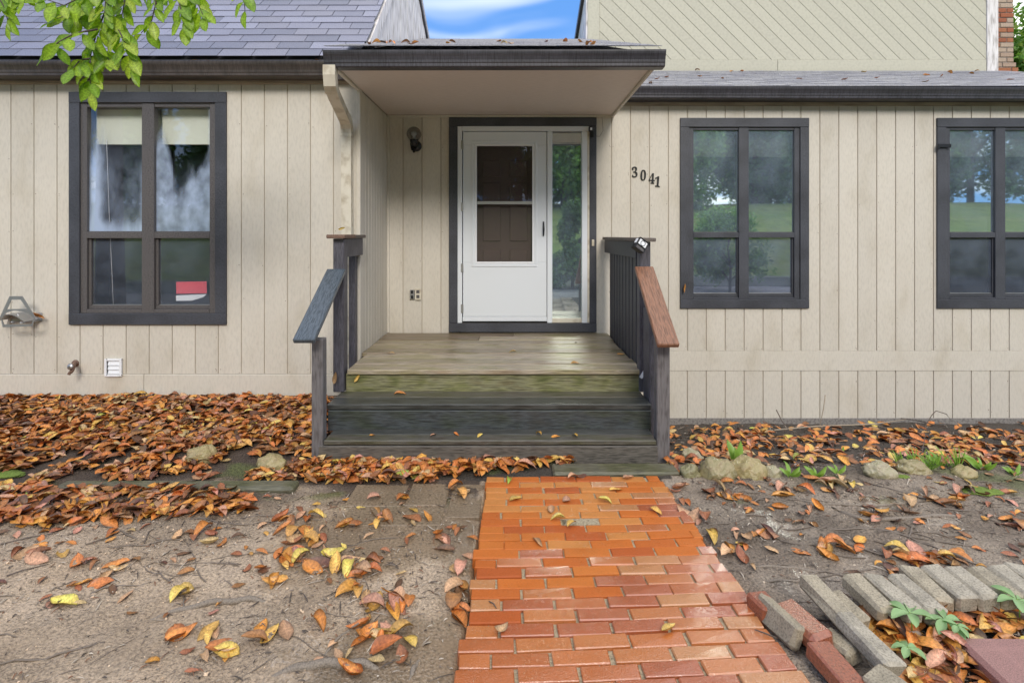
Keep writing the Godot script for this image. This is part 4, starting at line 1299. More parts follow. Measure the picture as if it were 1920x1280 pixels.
	# camera at the top right of the door
	var cm := thing("door_camera", "tiny black and white camera at the door frame's top right corner", "camera", P(1108, 256, DB - 0.03))
	rbox(cm, "mount", M.black, 1103.5, 238, 1110, 247, DB - 0.026, 0.03, 0.0, 0.004)
	rbox(cm, "body", M.black, 1106, 246, 1113, 257, DB - 0.026, 0.022, 0.0, 0.004)
	rbox(cm, "lens_ring", M.white_plastic, 1106, 240, 1109.5, 245, DB - 0.026, 0.036, -0.028, 0.002)
	part(cm, "cable", tube_mesh([P(1112, 254, DB - 0.02), P(1124, 256, DB - 0.02), P(1131, 245, DB - 0.02), P(1129, 220, DB - 0.02)], [0.002, 0.002, 0.002, 0.002], 5), M.twig)
	# red notice behind the left window
	var nt := thing("paper_notice", "red and white paper notice curling behind the left window", "notice", P(358, 563, DL + 0.07))
	part(nt, "red_field", cbox(0.27, 0.105, 0.002, 0.0005), mat("red_paper", lin(0.75, 0.09, 0.12), 0.6), tilted(P(358.5, 539, DL + 0.07), 0, 0, 1.0))
	var ww := prism(outline([[917, 428], [1077, 421], [1060, 436], [1000, 455], [917, 456]], 0, 400, 2.783, DL + 0.07), Vector3(0, 0, -DL - 0.069), Vector3(0, 0, -DL - 0.071), Vector3.RIGHT, Vector3.UP)
	part(nt, "white_foot", ww, M.white_plastic)

# ---------------------------------------------------------------- leaves
const LEAF := [[0.66, 0.235, 0.062, "rust orange"], [0.80, 0.34, 0.075, "bright orange"], [0.78, 0.46, 0.12, "amber"], [0.40, 0.17, 0.072, "brown"], [0.70, 0.46, 0.24, "tan"], [0.66, 0.36, 0.23, "pinkish tan"], [0.18, 0.09, 0.052, "dark brown"], [0.87, 0.66, 0.16, "yellow"], [0.48, 0.56, 0.10, "yellow-green"]]

func leaf_acc() -> Dictionary:
	return {"v": PackedVector3Array(), "n": PackedVector3Array(), "c": PackedColorArray(), "u": PackedVector2Array(), "i": PackedInt32Array()}

func add_leaf(acc: Dictionary, xf: Transform3D, ln: float, wd: float, curl: float, fold: float, twist: float, col: Color, cols: int, rows := 6, point := 0.85) -> void:
	var base: int = acc.v.size()
	var grid := []
	var x := 0.0
	var y := 0.0
	var mid := Vector2.ZERO
	var spine := []
	for r in rows + 1:
		var t := float(r) / rows
		spine.append(Vector2(x, y))
		mid += Vector2(x, y) / (rows + 1)
		var a := curl * (t - 0.4)
		x += cos(a) * ln / rows
		y += sin(a) * ln / rows
	var half := (cols - 1) / 2
	var ph := rng.randf() * TAU
	var blot := rng.randf() * TAU
	for r in rows + 1:
		var t := float(r) / rows
		var w := wd * 0.5 * pow(maxf(sin(PI * pow(t, point)), 0.0), 0.75) + 0.0012
		var s: Vector2 = spine[r] - mid
		for k in cols:
			var uu := float(k - half) / half
			var f := fold + twist * (t - 0.5) * signf(uu)
			var ang := f * absf(uu)
			var p := Vector3(s.x, s.y + absf(uu) * w * sin(ang) + 0.05 * wd * sin(ph + t * 9.0) * uu * uu, uu * w * cos(ang))
			grid.append(p)
			var sh := 1.12 + 0.16 * sin(blot + t * 5.0 + uu * 2.0) - 0.18 * absf(uu) * (0.5 + 0.5 * sin(blot * 3.0 + t * 11.0))
			acc.c.append(Color(col.r * sh, col.g * sh, col.b * sh))
			acc.u.append(Vector2(t, 0.5 + uu * 0.5))
	for r in rows + 1:
		for k in cols:
			var du: Vector3 = grid[r * cols + mini(k + 1, cols - 1)] - grid[r * cols + maxi(k - 1, 0)]
			var dv: Vector3 = grid[mini(r + 1, rows) * cols + k] - grid[maxi(r - 1, 0) * cols + k]
			var n := du.cross(dv)
			if n.y < 0:
				n = -n
			acc.v.append(xf * grid[r * cols + k])
			acc.n.append((xf.basis * n).normalized() if n.length_squared() > 1e-14 else xf.basis.y.normalized())
	for r in rows:
		for k in cols - 1:
			var a := base + r * cols + k
			acc.i.append_array(PackedInt32Array([a, a + cols, a + 1, a + 1, a + cols, a + cols + 1]))

func leaf_mesh(acc: Dictionary) -> ArrayMesh:
	var arr := []
	arr.resize(Mesh.ARRAY_MAX)
	arr[Mesh.ARRAY_VERTEX] = acc.v
	arr[Mesh.ARRAY_NORMAL] = acc.n
	arr[Mesh.ARRAY_COLOR] = acc.c
	arr[Mesh.ARRAY_TEX_UV] = acc.u
	arr[Mesh.ARRAY_INDEX] = acc.i
	var m := ArrayMesh.new()
	m.add_surface_from_arrays(Mesh.PRIMITIVE_TRIANGLES, arr)
	return m

func pick_color(weights: Array) -> int:
	var total := 0.0
	for w in weights:
		total += w
	var r := rng.randf() * total
	for i in weights.size():
		r -= weights[i]
		if r <= 0.0:
			return i
	return 0

func lcol(i: int) -> Color:
	var k := rng.randf_range(0.72, 1.18)
	return Color(LEAF[i][0] * k, LEAF[i][1] * k * rng.randf_range(0.85, 1.15), LEAF[i][2] * k)

func on_ground(px: float, py: float) -> Vector3:
	var y := 0.0
	var d := 2.0
	for k in 4:
		d = (EYE - y) * F / (py - HORIZON)
		y = gh(X(px, d), d)
	return Vector3(X(px, d), y, -d)

# one leaf as a thing of its own
func one_leaf(at: Vector3, colour: int, ln: float, label: String, group: String, tilt := 0.25, yaw := -100.0, curl := -100.0) -> void:
	if taken.has("label " + label):
		label = ("small " if ln < 0.105 else "large ") + label
		if taken.has("label " + label):
			return
	taken["label " + label] = 1
	var acc := leaf_acc()
	var f := rng.randf_range(0.1, 0.9)
	add_leaf(acc, Transform3D(), ln, ln * rng.randf_range(0.42, 0.54), (rng.randf_range(-1.5, 1.1) if curl < -50 else curl), f, rng.randf_range(-0.7, 0.7), lcol(colour), 5, 8)
	var low := 0.0
	var b := Basis.from_euler(Vector3(rng.randf_range(-tilt, tilt), rng.randf() * TAU if yaw < -50 else yaw, rng.randf_range(-tilt, tilt)), EULER_ORDER_YXZ)
	for p in acc.v:
		low = minf(low, (b * p).y)
	solo("fallen_leaf", label, "leaf", leaf_mesh(acc), M.leaf, Transform3D(b, at + Vector3(0, -low * 0.8 + 0.001, 0)), group)

func litter(called: String, label: String, n: int, where: Callable, tilt: float, weights: Array, cols := 3, size := 1.0) -> void:
	var acc := leaf_acc()
	var made := 0
	var tries := 0
	while made < n and tries < n * 30:
		tries += 1
		var p: Vector3 = where.call()
		if p.y < -50:
			continue
		var ln := rng.randf_range(0.07, 0.13) * size
		var b := Basis.from_euler(Vector3(rng.randf_range(-tilt, tilt), rng.randf() * TAU, rng.randf_range(-tilt, tilt)), EULER_ORDER_YXZ)
		add_leaf(acc, Transform3D(b, p), ln, ln * rng.randf_range(0.4, 0.54), rng.randf_range(-1.5, 0.9), rng.randf_range(0.0, 0.8), rng.randf_range(-0.9, 0.9), lcol(pick_color(weights)), cols, 5)
		made += 1
	var o := solo(called, label, "fallen leaves", leaf_mesh(acc), M.leaf)
	o.set_meta("kind", "stuff")

func make_leaves() -> void:
	rng.seed = 31
	var mixed := [5, 3.4, 1.6, 4.6, 1.6, 1.6, 3.2, 0.15, 0.02]
	litter("leaf_litter", "deep bed of orange-brown fallen leaves under the left window", 5600, func():
		var x := rng.randf_range(-5.6, -1.36)
		var d := rng.randf_range(3.28, 4.62)
		if nz.get_noise_2d(x * 2.0, d * 2) < -0.05 - 1.1 * (d - 3.42):
			return Vector3(0, -99, 0)
		var thick := 0.042 * sstep(3.2, 3.7, d) * (0.7 + 0.5 * nz.get_noise_2d(x * 1.3, d * 1.3))
		return Vector3(x, gh(x, d) + rng.randf() * thick + 0.012, -d), 0.33, mixed)
	litter("leaf_litter", "band of wet orange leaves on the mud in front of the left timber edging", 520, func():
		var py := rng.randf_range(912, 992)
		var px := rng.randf_range(-120, 480)
		var edge := 985.0 - 0.06 * maxf(px - 200.0, 0.0) + 22.0 * nz.get_noise_2d(px * 0.008, 3.0)
		if py > edge or px > 470 - (py - 912) * 0.6 + 60.0 * nz.get_noise_2d(py * 0.02, 8.0) or (px > 150 and py < 918):
			return Vector3(0, -99, 0)
		return on_ground(px, py) + Vector3(0, 0.008 + rng.randf() * 0.022, 0), 0.45, mixed)
	litter("leaf_litter", "drift of wet rust-coloured leaves along the foot of the steps", 470, func():
		var px := rng.randf_range(560, 1080)
		var py := rng.randf_range(864, 906)
		var lim := lerpf(925.0, 872.0, clampf((px - 560.0) / 520.0, 0, 1)) + 10.0 * nz.get_noise_2d(px * 0.02, 1.0)
		if py > lim:
			return Vector3(0, -99, 0)
		var g := on_ground(px, py)
		if -g.z > 3.55:
			return Vector3(0, -99, 0)
		return g + Vector3(0, 0.01 + rng.randf() * 0.03, 0), 0.5, [6, 4, 2, 3, 1, 1.5, 1, 0.4, 0.1])
	litter("leaf_litter", "scattered rust leaves on dark soil below the right wall", 1350, func():
		var x := rng.randf_range(0.98, 5.9)
		var d := rng.randf_range(3.42, 5.5)
		var c := nz.get_noise_2d(x * 1.4 + 12, d * 2.6) * 1.1 + 0.42 - 0.32 * sstep(4.6, 5.4, d)
		if rng.randf() > c or (d > 4.9 and x > 2.4 and rng.randf() < 0.6):
			return Vector3(0, -99, 0)
		return Vector3(x, gh(x, d) + 0.008 + rng.randf() * 0.022, -d), 0.4, [6, 4, 2, 3, 1, 1.2, 1.5, 0.3, 0.1])
	litter("leaf_litter", "wet brown and orange leaves matted on the dark mulch of the planting bed", 170, func():
		var x := rng.randf_range(1.33, 2.2)
		var d := rng.randf_range(1.62, 2.1)
		if x > 1.6 and d < 1.93 or rng.randf() > 0.75 + 0.8 * nz.get_noise_2d(x * 3.0, d * 3.0):
			return Vector3(0, -99, 0)
		return Vector3(x, gh(x, d) + 0.008 + rng.randf() * 0.02, -d), 0.4, [4, 5, 4, 3, 2, 3, 2, 0.6, 0.1], 5)
	litter("leaf_litter", "small crumpled leaf scraps strewn over the damp soil at right", 170, func():
		var x := rng.randf_range(0.95, 3.4)
		var d := rng.randf_range(2.3, 3.42)
		if x < path_right(d) + 0.03 or x > d * 0.98 or rng.randf() > 0.5 + nz.get_noise_2d(x * 2.0, d * 2.0):
			return Vector3(0, -99, 0)
		return Vector3(x, gh(x, d) + 0.006, -d), 0.3, [3, 2, 1, 5, 2, 2, 4, 0.1, 0], 3, 0.6)
	litter("leaf_litter", "small brown leaf scraps strewn over the mud at left", 130, func():
		var x := rng.randf_range(-2.6, -0.2)
		var d := rng.randf_range(1.85, 3.1)
		if x < -d * 0.98 or x > path_left(d) - 0.02 or rng.randf() > 0.3 + 0.9 * nz.get_noise_2d(x * 2.0 + 7.0, d * 2.0) + 0.3 * sstep(2.3, 2.8, d):
			return Vector3(0, -99, 0)
		return Vector3(x, gh(x, d) + 0.006, -d), 0.25, [2, 2, 1.5, 5, 3, 3, 3, 0.2, 0], 3, 0.6)
	# leaves that lie apart: each one a thing
	var dirt_l := "the muddy ground left of the brick path"
	var dirt_r := "the damp soil right of the brick path"
	var bed := "the planting bed inside the edging bricks"
	var spots := [[100, 1045, 55, 16, 4, 0, "beside the hooked twig at left"], [170, 1072, 70, 28, 6, 0, "in the loose group at far left"], [40, 1030, 40, 20, 2, 0, "at the left edge of the dirt"], [340, 1112, 8, 4, 2, 0, "alone on bare dirt above the left root"], [120, 1129, 3, 2, 1, 0, "alone on bare dirt at far left"], [560, 985, 70, 22, 9, 0, "at the top of the trail towards the puddle"], [395, 1008, 90, 16, 7, 0, "just below the left leaf band"], [590, 1045, 75, 26, 14, 0, "in the dense drift left of the puddle"], [655, 1065, 45, 28, 10, 0, "at the puddle's left rim"], [560, 1010, 50, 20, 6, 0, "in the upper part of the drift"], [500, 1080, 40, 14, 3, 0, "on the outer edge of the drift"], [700, 1112, 70, 18, 7, 0, "below the puddle"], [740, 1140, 50, 16, 6, 0, "between the puddle and the slender root"], [690, 1185, 60, 22, 6, 0, "along the slender root"], [740, 1200, 60, 26, 4, 0, "near the root stub"], [862, 1095, 14, 30, 6, 0, "against the path's left edge"], [855, 1150, 12, 22, 4, 0, "in the heap at the path's left edge"], [600, 1170, 8, 6, 1, 0, "standing alone above the thick root"], [540, 1180, 6, 4, 1, 0, "alone between two small groups"], [485, 1195, 22, 14, 3, 0, "in the middle group near the bottom"], [400, 1187, 18, 8, 2, 0, "below the left root"], [330, 1190, 26, 6, 2, 0, "left of the bottom group"], [660, 1262, 20, 5, 2, 0, "beside the thick bottom root"], [430, 1212, 36, 12, 3, 0, "in the bottom group at left"], [760, 1230, 12, 12, 1, 0, "beside the root stub"], [680, 975, 50, 20, 5, 0, "on the mud left of the pavers"], [760, 980, 60, 14, 4, 0, "below the concrete pavers"], [840, 1010, 26, 22, 3, 0, "in the wet hollow beside the path"], [735, 945, 60, 12, 3, 0, "on the concrete pavers"], [860, 925, 22, 14, 4, 0, "on the paver beside the path"],
			[1270, 920, 14, 10, 3, 1, "at the path's far right corner"], [1305, 970, 22, 14, 3, 1, "at the path's right edge"], [1345, 915, 28, 12, 3, 1, "below the tall rounded stone"], [1375, 940, 28, 16, 3, 1, "below the large tan stone"], [1375, 1042, 24, 18, 4, 1, "beside the looping root"], [1335, 1000, 10, 10, 2, 1, "halfway along the path's right edge"], [1420, 1000, 46, 22, 4, 1, "on bare soil right of the path"], [1460, 925, 55, 12, 5, 1, "right of the large tan stone"], [1560, 905, 90, 10, 8, 1, "in front of the yellow-green plants"], [1545, 1040, 46, 12, 6, 1, "in the row behind the edging bricks"], [1590, 1020, 55, 16, 4, 1, "behind the first edging bricks"], [1700, 1045, 55, 14, 8, 1, "in the heap behind the edging bricks"], [1770, 1055, 46, 10, 7, 1, "against the back of the edging bricks"], [1660, 965, 75, 20, 6, 1, "beside the long curved root"], [1780, 935, 85, 18, 9, 1, "below the grass tufts"], [1850, 925, 60, 16, 6, 1, "beside the flat moss patch"], [1880, 985, 40, 18, 3, 1, "near the right edge of the soil"], [1500, 960, 46, 14, 4, 1, "left of the long curved root"],
			[1720, 1160, 55, 14, 9, 2, "under the largest seedling"], [1790, 1140, 70, 8, 7, 2, "along the inside of the edging bricks"], [1690, 1200, 22, 20, 6, 2, "beside the low seedling"], [1760, 1225, 36, 26, 9, 2, "between the low seedling and the red paver"], [1850, 1150, 50, 10, 6, 2, "behind the red paver"], [1770, 1262, 26, 14, 5, 2, "at the bottom of the bed"]]
	var areas := [dirt_l, dirt_r, bed]
	for s in spots:
		for k in s[4]:
			var a := rng.randf() * TAU
			var rr := sqrt(rng.randf())
			var at := on_ground(s[0] + cos(a) * rr * s[2], s[1] + sin(a) * rr * s[3])
			var d := -at.z
			if d < 3.32 and at.x > path_left(d) - 0.01 and at.x < path_right(d) + 0.01:
				continue
			var c := pick_color([4.5, 4, 2.4, 3.6, 3.0, 3.0, 1.6, 0.3, 0.08])
			if s[6].begins_with("alone on bare dirt"):
				c = 7
			if s[5] == 2:
				at.y = maxf(at.y, -0.005) + rng.randf() * 0.025
			var shape := rng.randi() % 4
			one_leaf(at, c, rng.randf_range(0.085, 0.135), "%s %s fallen leaf %s" % [["flat", "arched", "cupped", "twisted"][shape], LEAF[c][3], s[6]], "fallen leaves on " + areas[s[5]], [0.1, 0.2, 0.3, 0.5][shape], -100.0, [0.15, -1.6, 1.5, rng.randf_range(-1, 1)][shape])
	# leaves on the path, the steps, the deck and the roofs, one by one
	for q in [[955, 903, 8, "near its far left corner"], [1075, 897, 4, "at its far end, curled"], [1088, 894, 6, "at its far end"], [1178, 897, 5, "at its far right corner"], [1155, 920, 2, "near its far right edge"], [967, 936, 2, "left of its centre line"], [1062, 938, 5, "in the third row from the far end"], [1135, 942, 7, "lying flat right of the centre"], [1033, 957, 4, "crumpled beside the grey brick"], [1230, 960, 2, "standing up at the right edge"], [1046, 975, 7, "lying on the grey brick"], [1008, 1018, 4, "with a twig, left of the centre"], [1072, 985, 2, "in a gap between bricks"]]:
		var d: float = EYE * F / (q[1] - HORIZON)
		one_leaf(Vector3(X(q[0], d), 0.002, -d), q[2], 0.085, "%s leaf on the brick path %s" % [LEAF[q[2]][3], q[3]], "leaves on the brick path", 0.15)
	one_leaf(P(940, 1181, 2.02) + Vector3(0, 0.002, 0), 4, 0.075, "curled tan leaf on the near left of the brick path", "leaves on the brick path", 0.3, 0.5, 2.6)
	one_leaf(P(1254, 1180, 2.02) + Vector3(0, 0.002, 0), 7, 0.072, "cupped yellow leaf on the near right of the brick path", "leaves on the brick path", 0.2, 0.5, 0.9)
	var tread1 := 0.124
	for q in [[697, 812, 1, "leftmost on the lower step"], [812, 812, 5, "second from the left on the lower step"], [855, 811, 1, "beside the yellow leaf on the lower step"], [900, 813, 7, "on the lower step, the only yellow one"], [1010, 811, 2, "standing on the right half of the lower step"], [1042, 815, 1, "between two amber leaves on the lower step"], [1078, 813, 2, "rightmost on the lower step"]]:
		var d: float = (EYE - tread1) * F / (q[1] + 4 - HORIZON)
		one_leaf(Vector3(X(q[0], d), tread1, -d), q[2], 0.066 if q[0] != 697 else 0.045, "%s leaf %s" % [LEAF[q[2]][3], q[3]], "leaves on the porch steps", 0.2)
	one_leaf(Vector3(X(748, 4.0), 0.292, -4.03), 0, 0.095, "rust orange leaf alone on the upper step", "leaves on the porch steps", 0.12, 0.1, -0.9)
	for q in [[733, 662, 4, "at the left of the deck"], [962, 659, 4, "in the middle of the deck"], [1078, 680, 2, "near the front right of the deck"], [1165, 663, 2, "by the right railing on the deck"], [1080, 641, 6, "small and dark, far right on the deck"]]:
		var d: float = (EYE - 0.465) * F / (q[1] + 2 - HORIZON)
		one_leaf(Vector3(X(q[0], d), 0.466, -d), q[2], 0.075 if q[2] != 6 else 0.03, "%s leaf %s" % [LEAF[q[2]][3], q[3]], "leaves on the porch steps", 0.12, 0.1)
	hung_leaf(P(669, 709, 4.112), 2, 0.07, Vector3(-0.3, 0.3, 0.9), "amber leaf stuck to the green riser")
	hung_leaf(P(628, 708, 4.082), 4, 0.10, Vector3(0, 0, 1.4), "curled tan leaf stuck to the left newel post")
	hung_leaf(P(640, 428, 4.2), 7, 0.055, Vector3(0.2, 0.5, 0.3), "yellow leaf hanging above the left railing cap")
	hung_leaf(P(1283, 540, DB - 0.05), 1, 0.10, Vector3(0, 0.9, 1.35), "orange leaf dangling at the corner of the middle window")
	hung_leaf(P(71, 590, DL - 0.07), 1, 0.11, Vector3(0.6, 0.3, -0.7), "bright orange leaf caught in the hose hanger")
	for q in [[693, 84], [705, 83], [718, 82], [725, 85], [735, 84], [700, 78], [712, 76], [760, 83], [778, 82], [790, 75], [840, 82], [848, 81], [935, 79], [945, 96], [958, 95], [1024, 80], [1060, 79], [1088, 80], [1105, 86], [1112, 85], [770, 97]]:
		roof_leaf(q[0], q[1], 3.955, 2.90, "the porch roof")
	for q in [[1232, 149], [1250, 146], [1308, 134], [1312, 144], [1355, 148], [1372, 136], [1392, 134], [1395, 132], [1500, 149], [1585, 150], [1620, 136], [1645, 147], [1735, 131], [1738, 142], [1736, 154], [1778, 128], [1782, 138], [1832, 135], [1822, 139], [1895, 150], [1765, 144], [1220, 157]]:
		roof_leaf(q[0], q[1], 5.47, 3.025, "the low roof of the right wing")
	for q in [[365, 113, "above the left window"], [387, 113, "just right of the one above the window"], [597, 111, "where it meets the porch"]]:
		one_leaf(P(q[0], q[1], 4.48) + Vector3(0, -0.01, 0), 1, 0.07, "bright orange leaf in the left roof gutter %s" % q[2], "leaves in the left gutter", 0.2)

func debris(called: String, label: String, n: int, where: Callable) -> void:
	var acc := leaf_acc()
	for k in n:
		var p: Vector3 = where.call()
		if p.y < -50:
			continue
		var ln := rng.randf_range(0.008, 0.03) * (rng.randf_range(2.0, 4.0) if rng.randf() < 0.2 else 1.0)
		var c: Color = [Color(0.08, 0.062, 0.05), Color(0.16, 0.125, 0.10), Color(0.30, 0.25, 0.20), Color(0.46, 0.40, 0.33), Color(0.22, 0.11, 0.06)][mini(int(pow(rng.randf(), 1.3) * 5.0), 4)]
		var b := Basis.from_euler(Vector3(rng.randf_range(-0.5, 0.5), rng.randf() * TAU, rng.randf_range(-0.3, 0.3)), EULER_ORDER_YXZ)
		add_leaf(acc, Transform3D(b, p + Vector3(0, 0.003, 0)), ln, rng.randf_range(0.003, 0.008), rng.randf_range(-0.9, 0.9), 0.9, 0.0, c, 3, 3)
	var o := solo(called, label, "bark litter", leaf_mesh(acc), M.twig_bits)
	o.set_meta("kind", "stuff")

func make_debris() -> void:
	rng.seed = 91
	M.root_dark = mat("dark_wet_root", lin(0.17, 0.135, 0.105), 0.5)
	M.twig_bits = mat("bark_and_twig_bits", Color.WHITE, 0.7, {"vc": true})
	debris("bark_litter", "small dark bark and twig bits over the soil right of the path", 6500, func():
		var x := rng.randf_range(0.95, 4.6)
		var d := rng.randf_range(2.05, 5.5)
		if d < 3.34 and x < path_right(d) + 0.01 or rng.randf() > 0.62 + 0.7 * nz.get_noise_2d(x * 1.2, d * 1.2) or x > d * 0.98:
			return Vector3(0, -99, 0)
		return Vector3(x, gh(x, d), -d))
	pebbles()
	fine_roots()
	debris("bark_litter", "fine dark litter inside the planting bed", 900, func():
		var x := rng.randf_range(1.25, 2.3)
		var d := rng.randf_range(1.6, 2.12)
		return Vector3(x, gh(x, d), -d))
	debris("bark_litter", "sparse twig crumbs on the mud left of the path", 3800, func():
		var x := rng.randf_range(-3.2, -0.2)
		var d := rng.randf_range(1.75, 3.2)
		if rng.randf() > 0.45 + 0.8 * nz.get_noise_2d(x * 1.5 + 4.0, d * 1.5) + 0.25 * sstep(-1.4, -0.5, x):
			return Vector3(0, -99, 0)
		return Vector3(x, gh(x, d), -d))

func fine_roots() -> void:      # hair-thin roots half out of the soil
	var st := SurfaceTool.new()
	st.begin(Mesh.PRIMITIVE_TRIANGLES)
	for k in 85:
		var right := k < 62
		var x := rng.randf_range(1.0, 3.1) if right else rng.randf_range(-2.2, -0.3)
		var d := rng.randf_range(2.1, 3.35) if right else rng.randf_range(1.8, 2.9)
		if right and x < path_right(d) + 0.05:
			continue
		var a := rng.randf_range(-0.5, 0.5) + (PI if rng.randf() < 0.5 else 0.0)
		var pts := []
		var rad := []
		var n := rng.randi_range(5, 12)
		var r := rng.randf_range(0.0018, 0.0055)
		for i in n:
			if d < 3.34 and x < path_right(d) + 0.015 and x > path_left(d) - 0.015 or x > 1.35 and d < 2.3:
				break
			pts.append(Vector3(x, gh(x, d) + r * (0.9 if i % 4 else -0.3), -d))
			rad.append(r * (1.0 - 0.6 * i / n))
			a += rng.randf_range(-0.35, 0.35)
			x += cos(a) * 0.045
			d += sin(a) * 0.045
		if pts.size() > 2:
			tube(st, pts, rad, 5)
	var o := solo("fine_roots", "thin bare roots half sunk in the soil on both sides of the path", "roots", smooth(st), M.root_dark)
	o.set_meta("kind", "stuff")

func pebbles() -> void:       # crumbs of soil and small stones, too many to count
	var st := SurfaceTool.new()
	st.begin(Mesh.PRIMITIVE_TRIANGLES)
	for k in 3800:
		var x := rng.randf_range(-2.6, 3.0)
		var d := rng.randf_range(1.72, 3.4)
		if absf(x) > d or (d < 3.36 and x > path_left(d) - 0.01 and x < path_right(d) + 0.01) or rng.randf() > 0.5 + 0.9 * nz2.get_noise_2d(x * 0.4, d * 0.4):
			continue
		var r := 0.0025 + 0.006 * pow(rng.randf(), 4.0)
		var s3 := Vector3(r * rng.randf_range(0.8, 1.5), r * rng.randf_range(0.5, 0.9), r * rng.randf_range(0.8, 1.4))
		var b := Basis.from_euler(Vector3(rng.randf(), rng.randf() * TAU, rng.randf()))
		var c: Vector3 = Vector3(x, gh(x, d) + s3.y * 0.3, -d)
		var shade := ground_color(x, d) * rng.randf_range(0.6, 1.5)
		st.set_color(shade)
		var ax := [b.x * s3.x, b.y * s3.y, b.z * s3.z]
		for i in 8:
			var s := Vector3(1 if i & 1 else -1, 1 if i & 2 else -1, 1 if i & 4 else -1)
			var out: Vector3 = ax[0] * s.x + ax[1] * s.y + ax[2] * s.z
			tri(st, c + ax[0] * s.x, c + ax[1] * s.y, c + ax[2] * s.z, out)
	var o := solo("soil_crumbs", "soil crumbs and tiny stones strewn over the bare ground", "soil crumbs", st.commit(), M.twig_bits)
	o.set_meta("kind", "stuff")

func hung_leaf(at: Vector3, c: int, ln: float, turn: Vector3, label: String) -> void:
	var acc := leaf_acc()
	add_leaf(acc, Transform3D(), ln, ln * 0.42, 0.9, 0.7, 0.3, lcol(c), 5, 8)
	solo("fallen_leaf", label, "leaf", leaf_mesh(acc), M.leaf, Transform3D(Basis.from_euler(turn) * Basis(Vector3.RIGHT, PI / 2), at))

func roof_leaf(px: float, py: float, d0: float, y0: float, place: String) -> void:
	var d := d0
	for k in 12:
		d = (EYE - (y0 + 0.38 * (d - d0))) * F / (py - HORIZON)
		d = clampf(d, d0, d0 + 4.0)
	# solve along the sight line: y0 + 0.38 (d - d0) = EYE - (py - HORIZON) d / F
	d = (EYE - y0 + 0.38 * d0) / (0.38 + (py - HORIZON) / F)
	if d < d0 - 0.1 or d > d0 + 4.0:
		d = d0 + 0.3
	var c := pick_color([5, 4, 1, 2, 1, 1, 1, 0, 0])
	var shape := rng.randi() % 3
	var where := "at the low roof's right end"
	if place == "the porch roof":
		where = "heaped at the left end of the porch roof" if px < 740 else ("below the attic wall on the porch roof" if px < 800 else ("in the middle of the porch roof" if px < 980 else "on the right half of the porch roof"))
	elif px < 1820:
		where = "on the low roof beside the porch" if px < 1330 else ("on the low roof above the middle window" if px < 1530 else ("on the low roof between the windows" if px < 1700 else "on the low roof by the tall white corner board"))
	one_leaf(Vector3(X(px, d), y0 + 0.38 * (d - d0) + 0.004, -d), c, rng.randf_range(0.07, 0.10), "%s %s leaf %s" % [["flat", "arched", "cupped"][shape], LEAF[c][3], where], "leaves on " + place, 0.35, -100.0, [0.15, -1.5, 1.4][shape])

# ---------------------------------------------------------------- garden
func rock_mesh(sx: float, sy: float, sz: float, seed_: int) -> ArrayMesh:
	var n := FastNoiseLite.new()
	n.seed = seed_
	n.frequency = 0.9
	n.fractal_octaves = 4
	var st := SurfaceTool.new()
	st.begin(Mesh.PRIMITIVE_TRIANGLES)
	var f := func(i: int, j: int):
		var th := PI * j / 14.0
		var ph := TAU * i / 24.0
		var v := Vector3(sin(th) * cos(ph), cos(th), sin(th) * sin(ph))
		v *= 1.0 + 0.42 * n.get_noise_3dv(v * 1.1) + 0.09 * n.get_noise_3dv(v * 4.0)
		return Vector3(v.x * sx, v.y * sy, v.z * sz)
	for j in 14:
		for i in 24:
			var a: Vector3 = f.call(i, j)
			var b: Vector3 = f.call((i + 1) % 24, j)
			var c: Vector3 = f.call((i + 1) % 24, j + 1)
			var e: Vector3 = f.call(i, j + 1)
			quad(st, a, b, c, e, (a + c) / Vector3(sx * sx, sy * sy, sz * sz))
	return smooth(st)

func at_py(px: float, py: float, y: float) -> Vector3:
	var d := (EYE - y) * F / (py - HORIZON)
	return Vector3(X(px, d), y, -d)

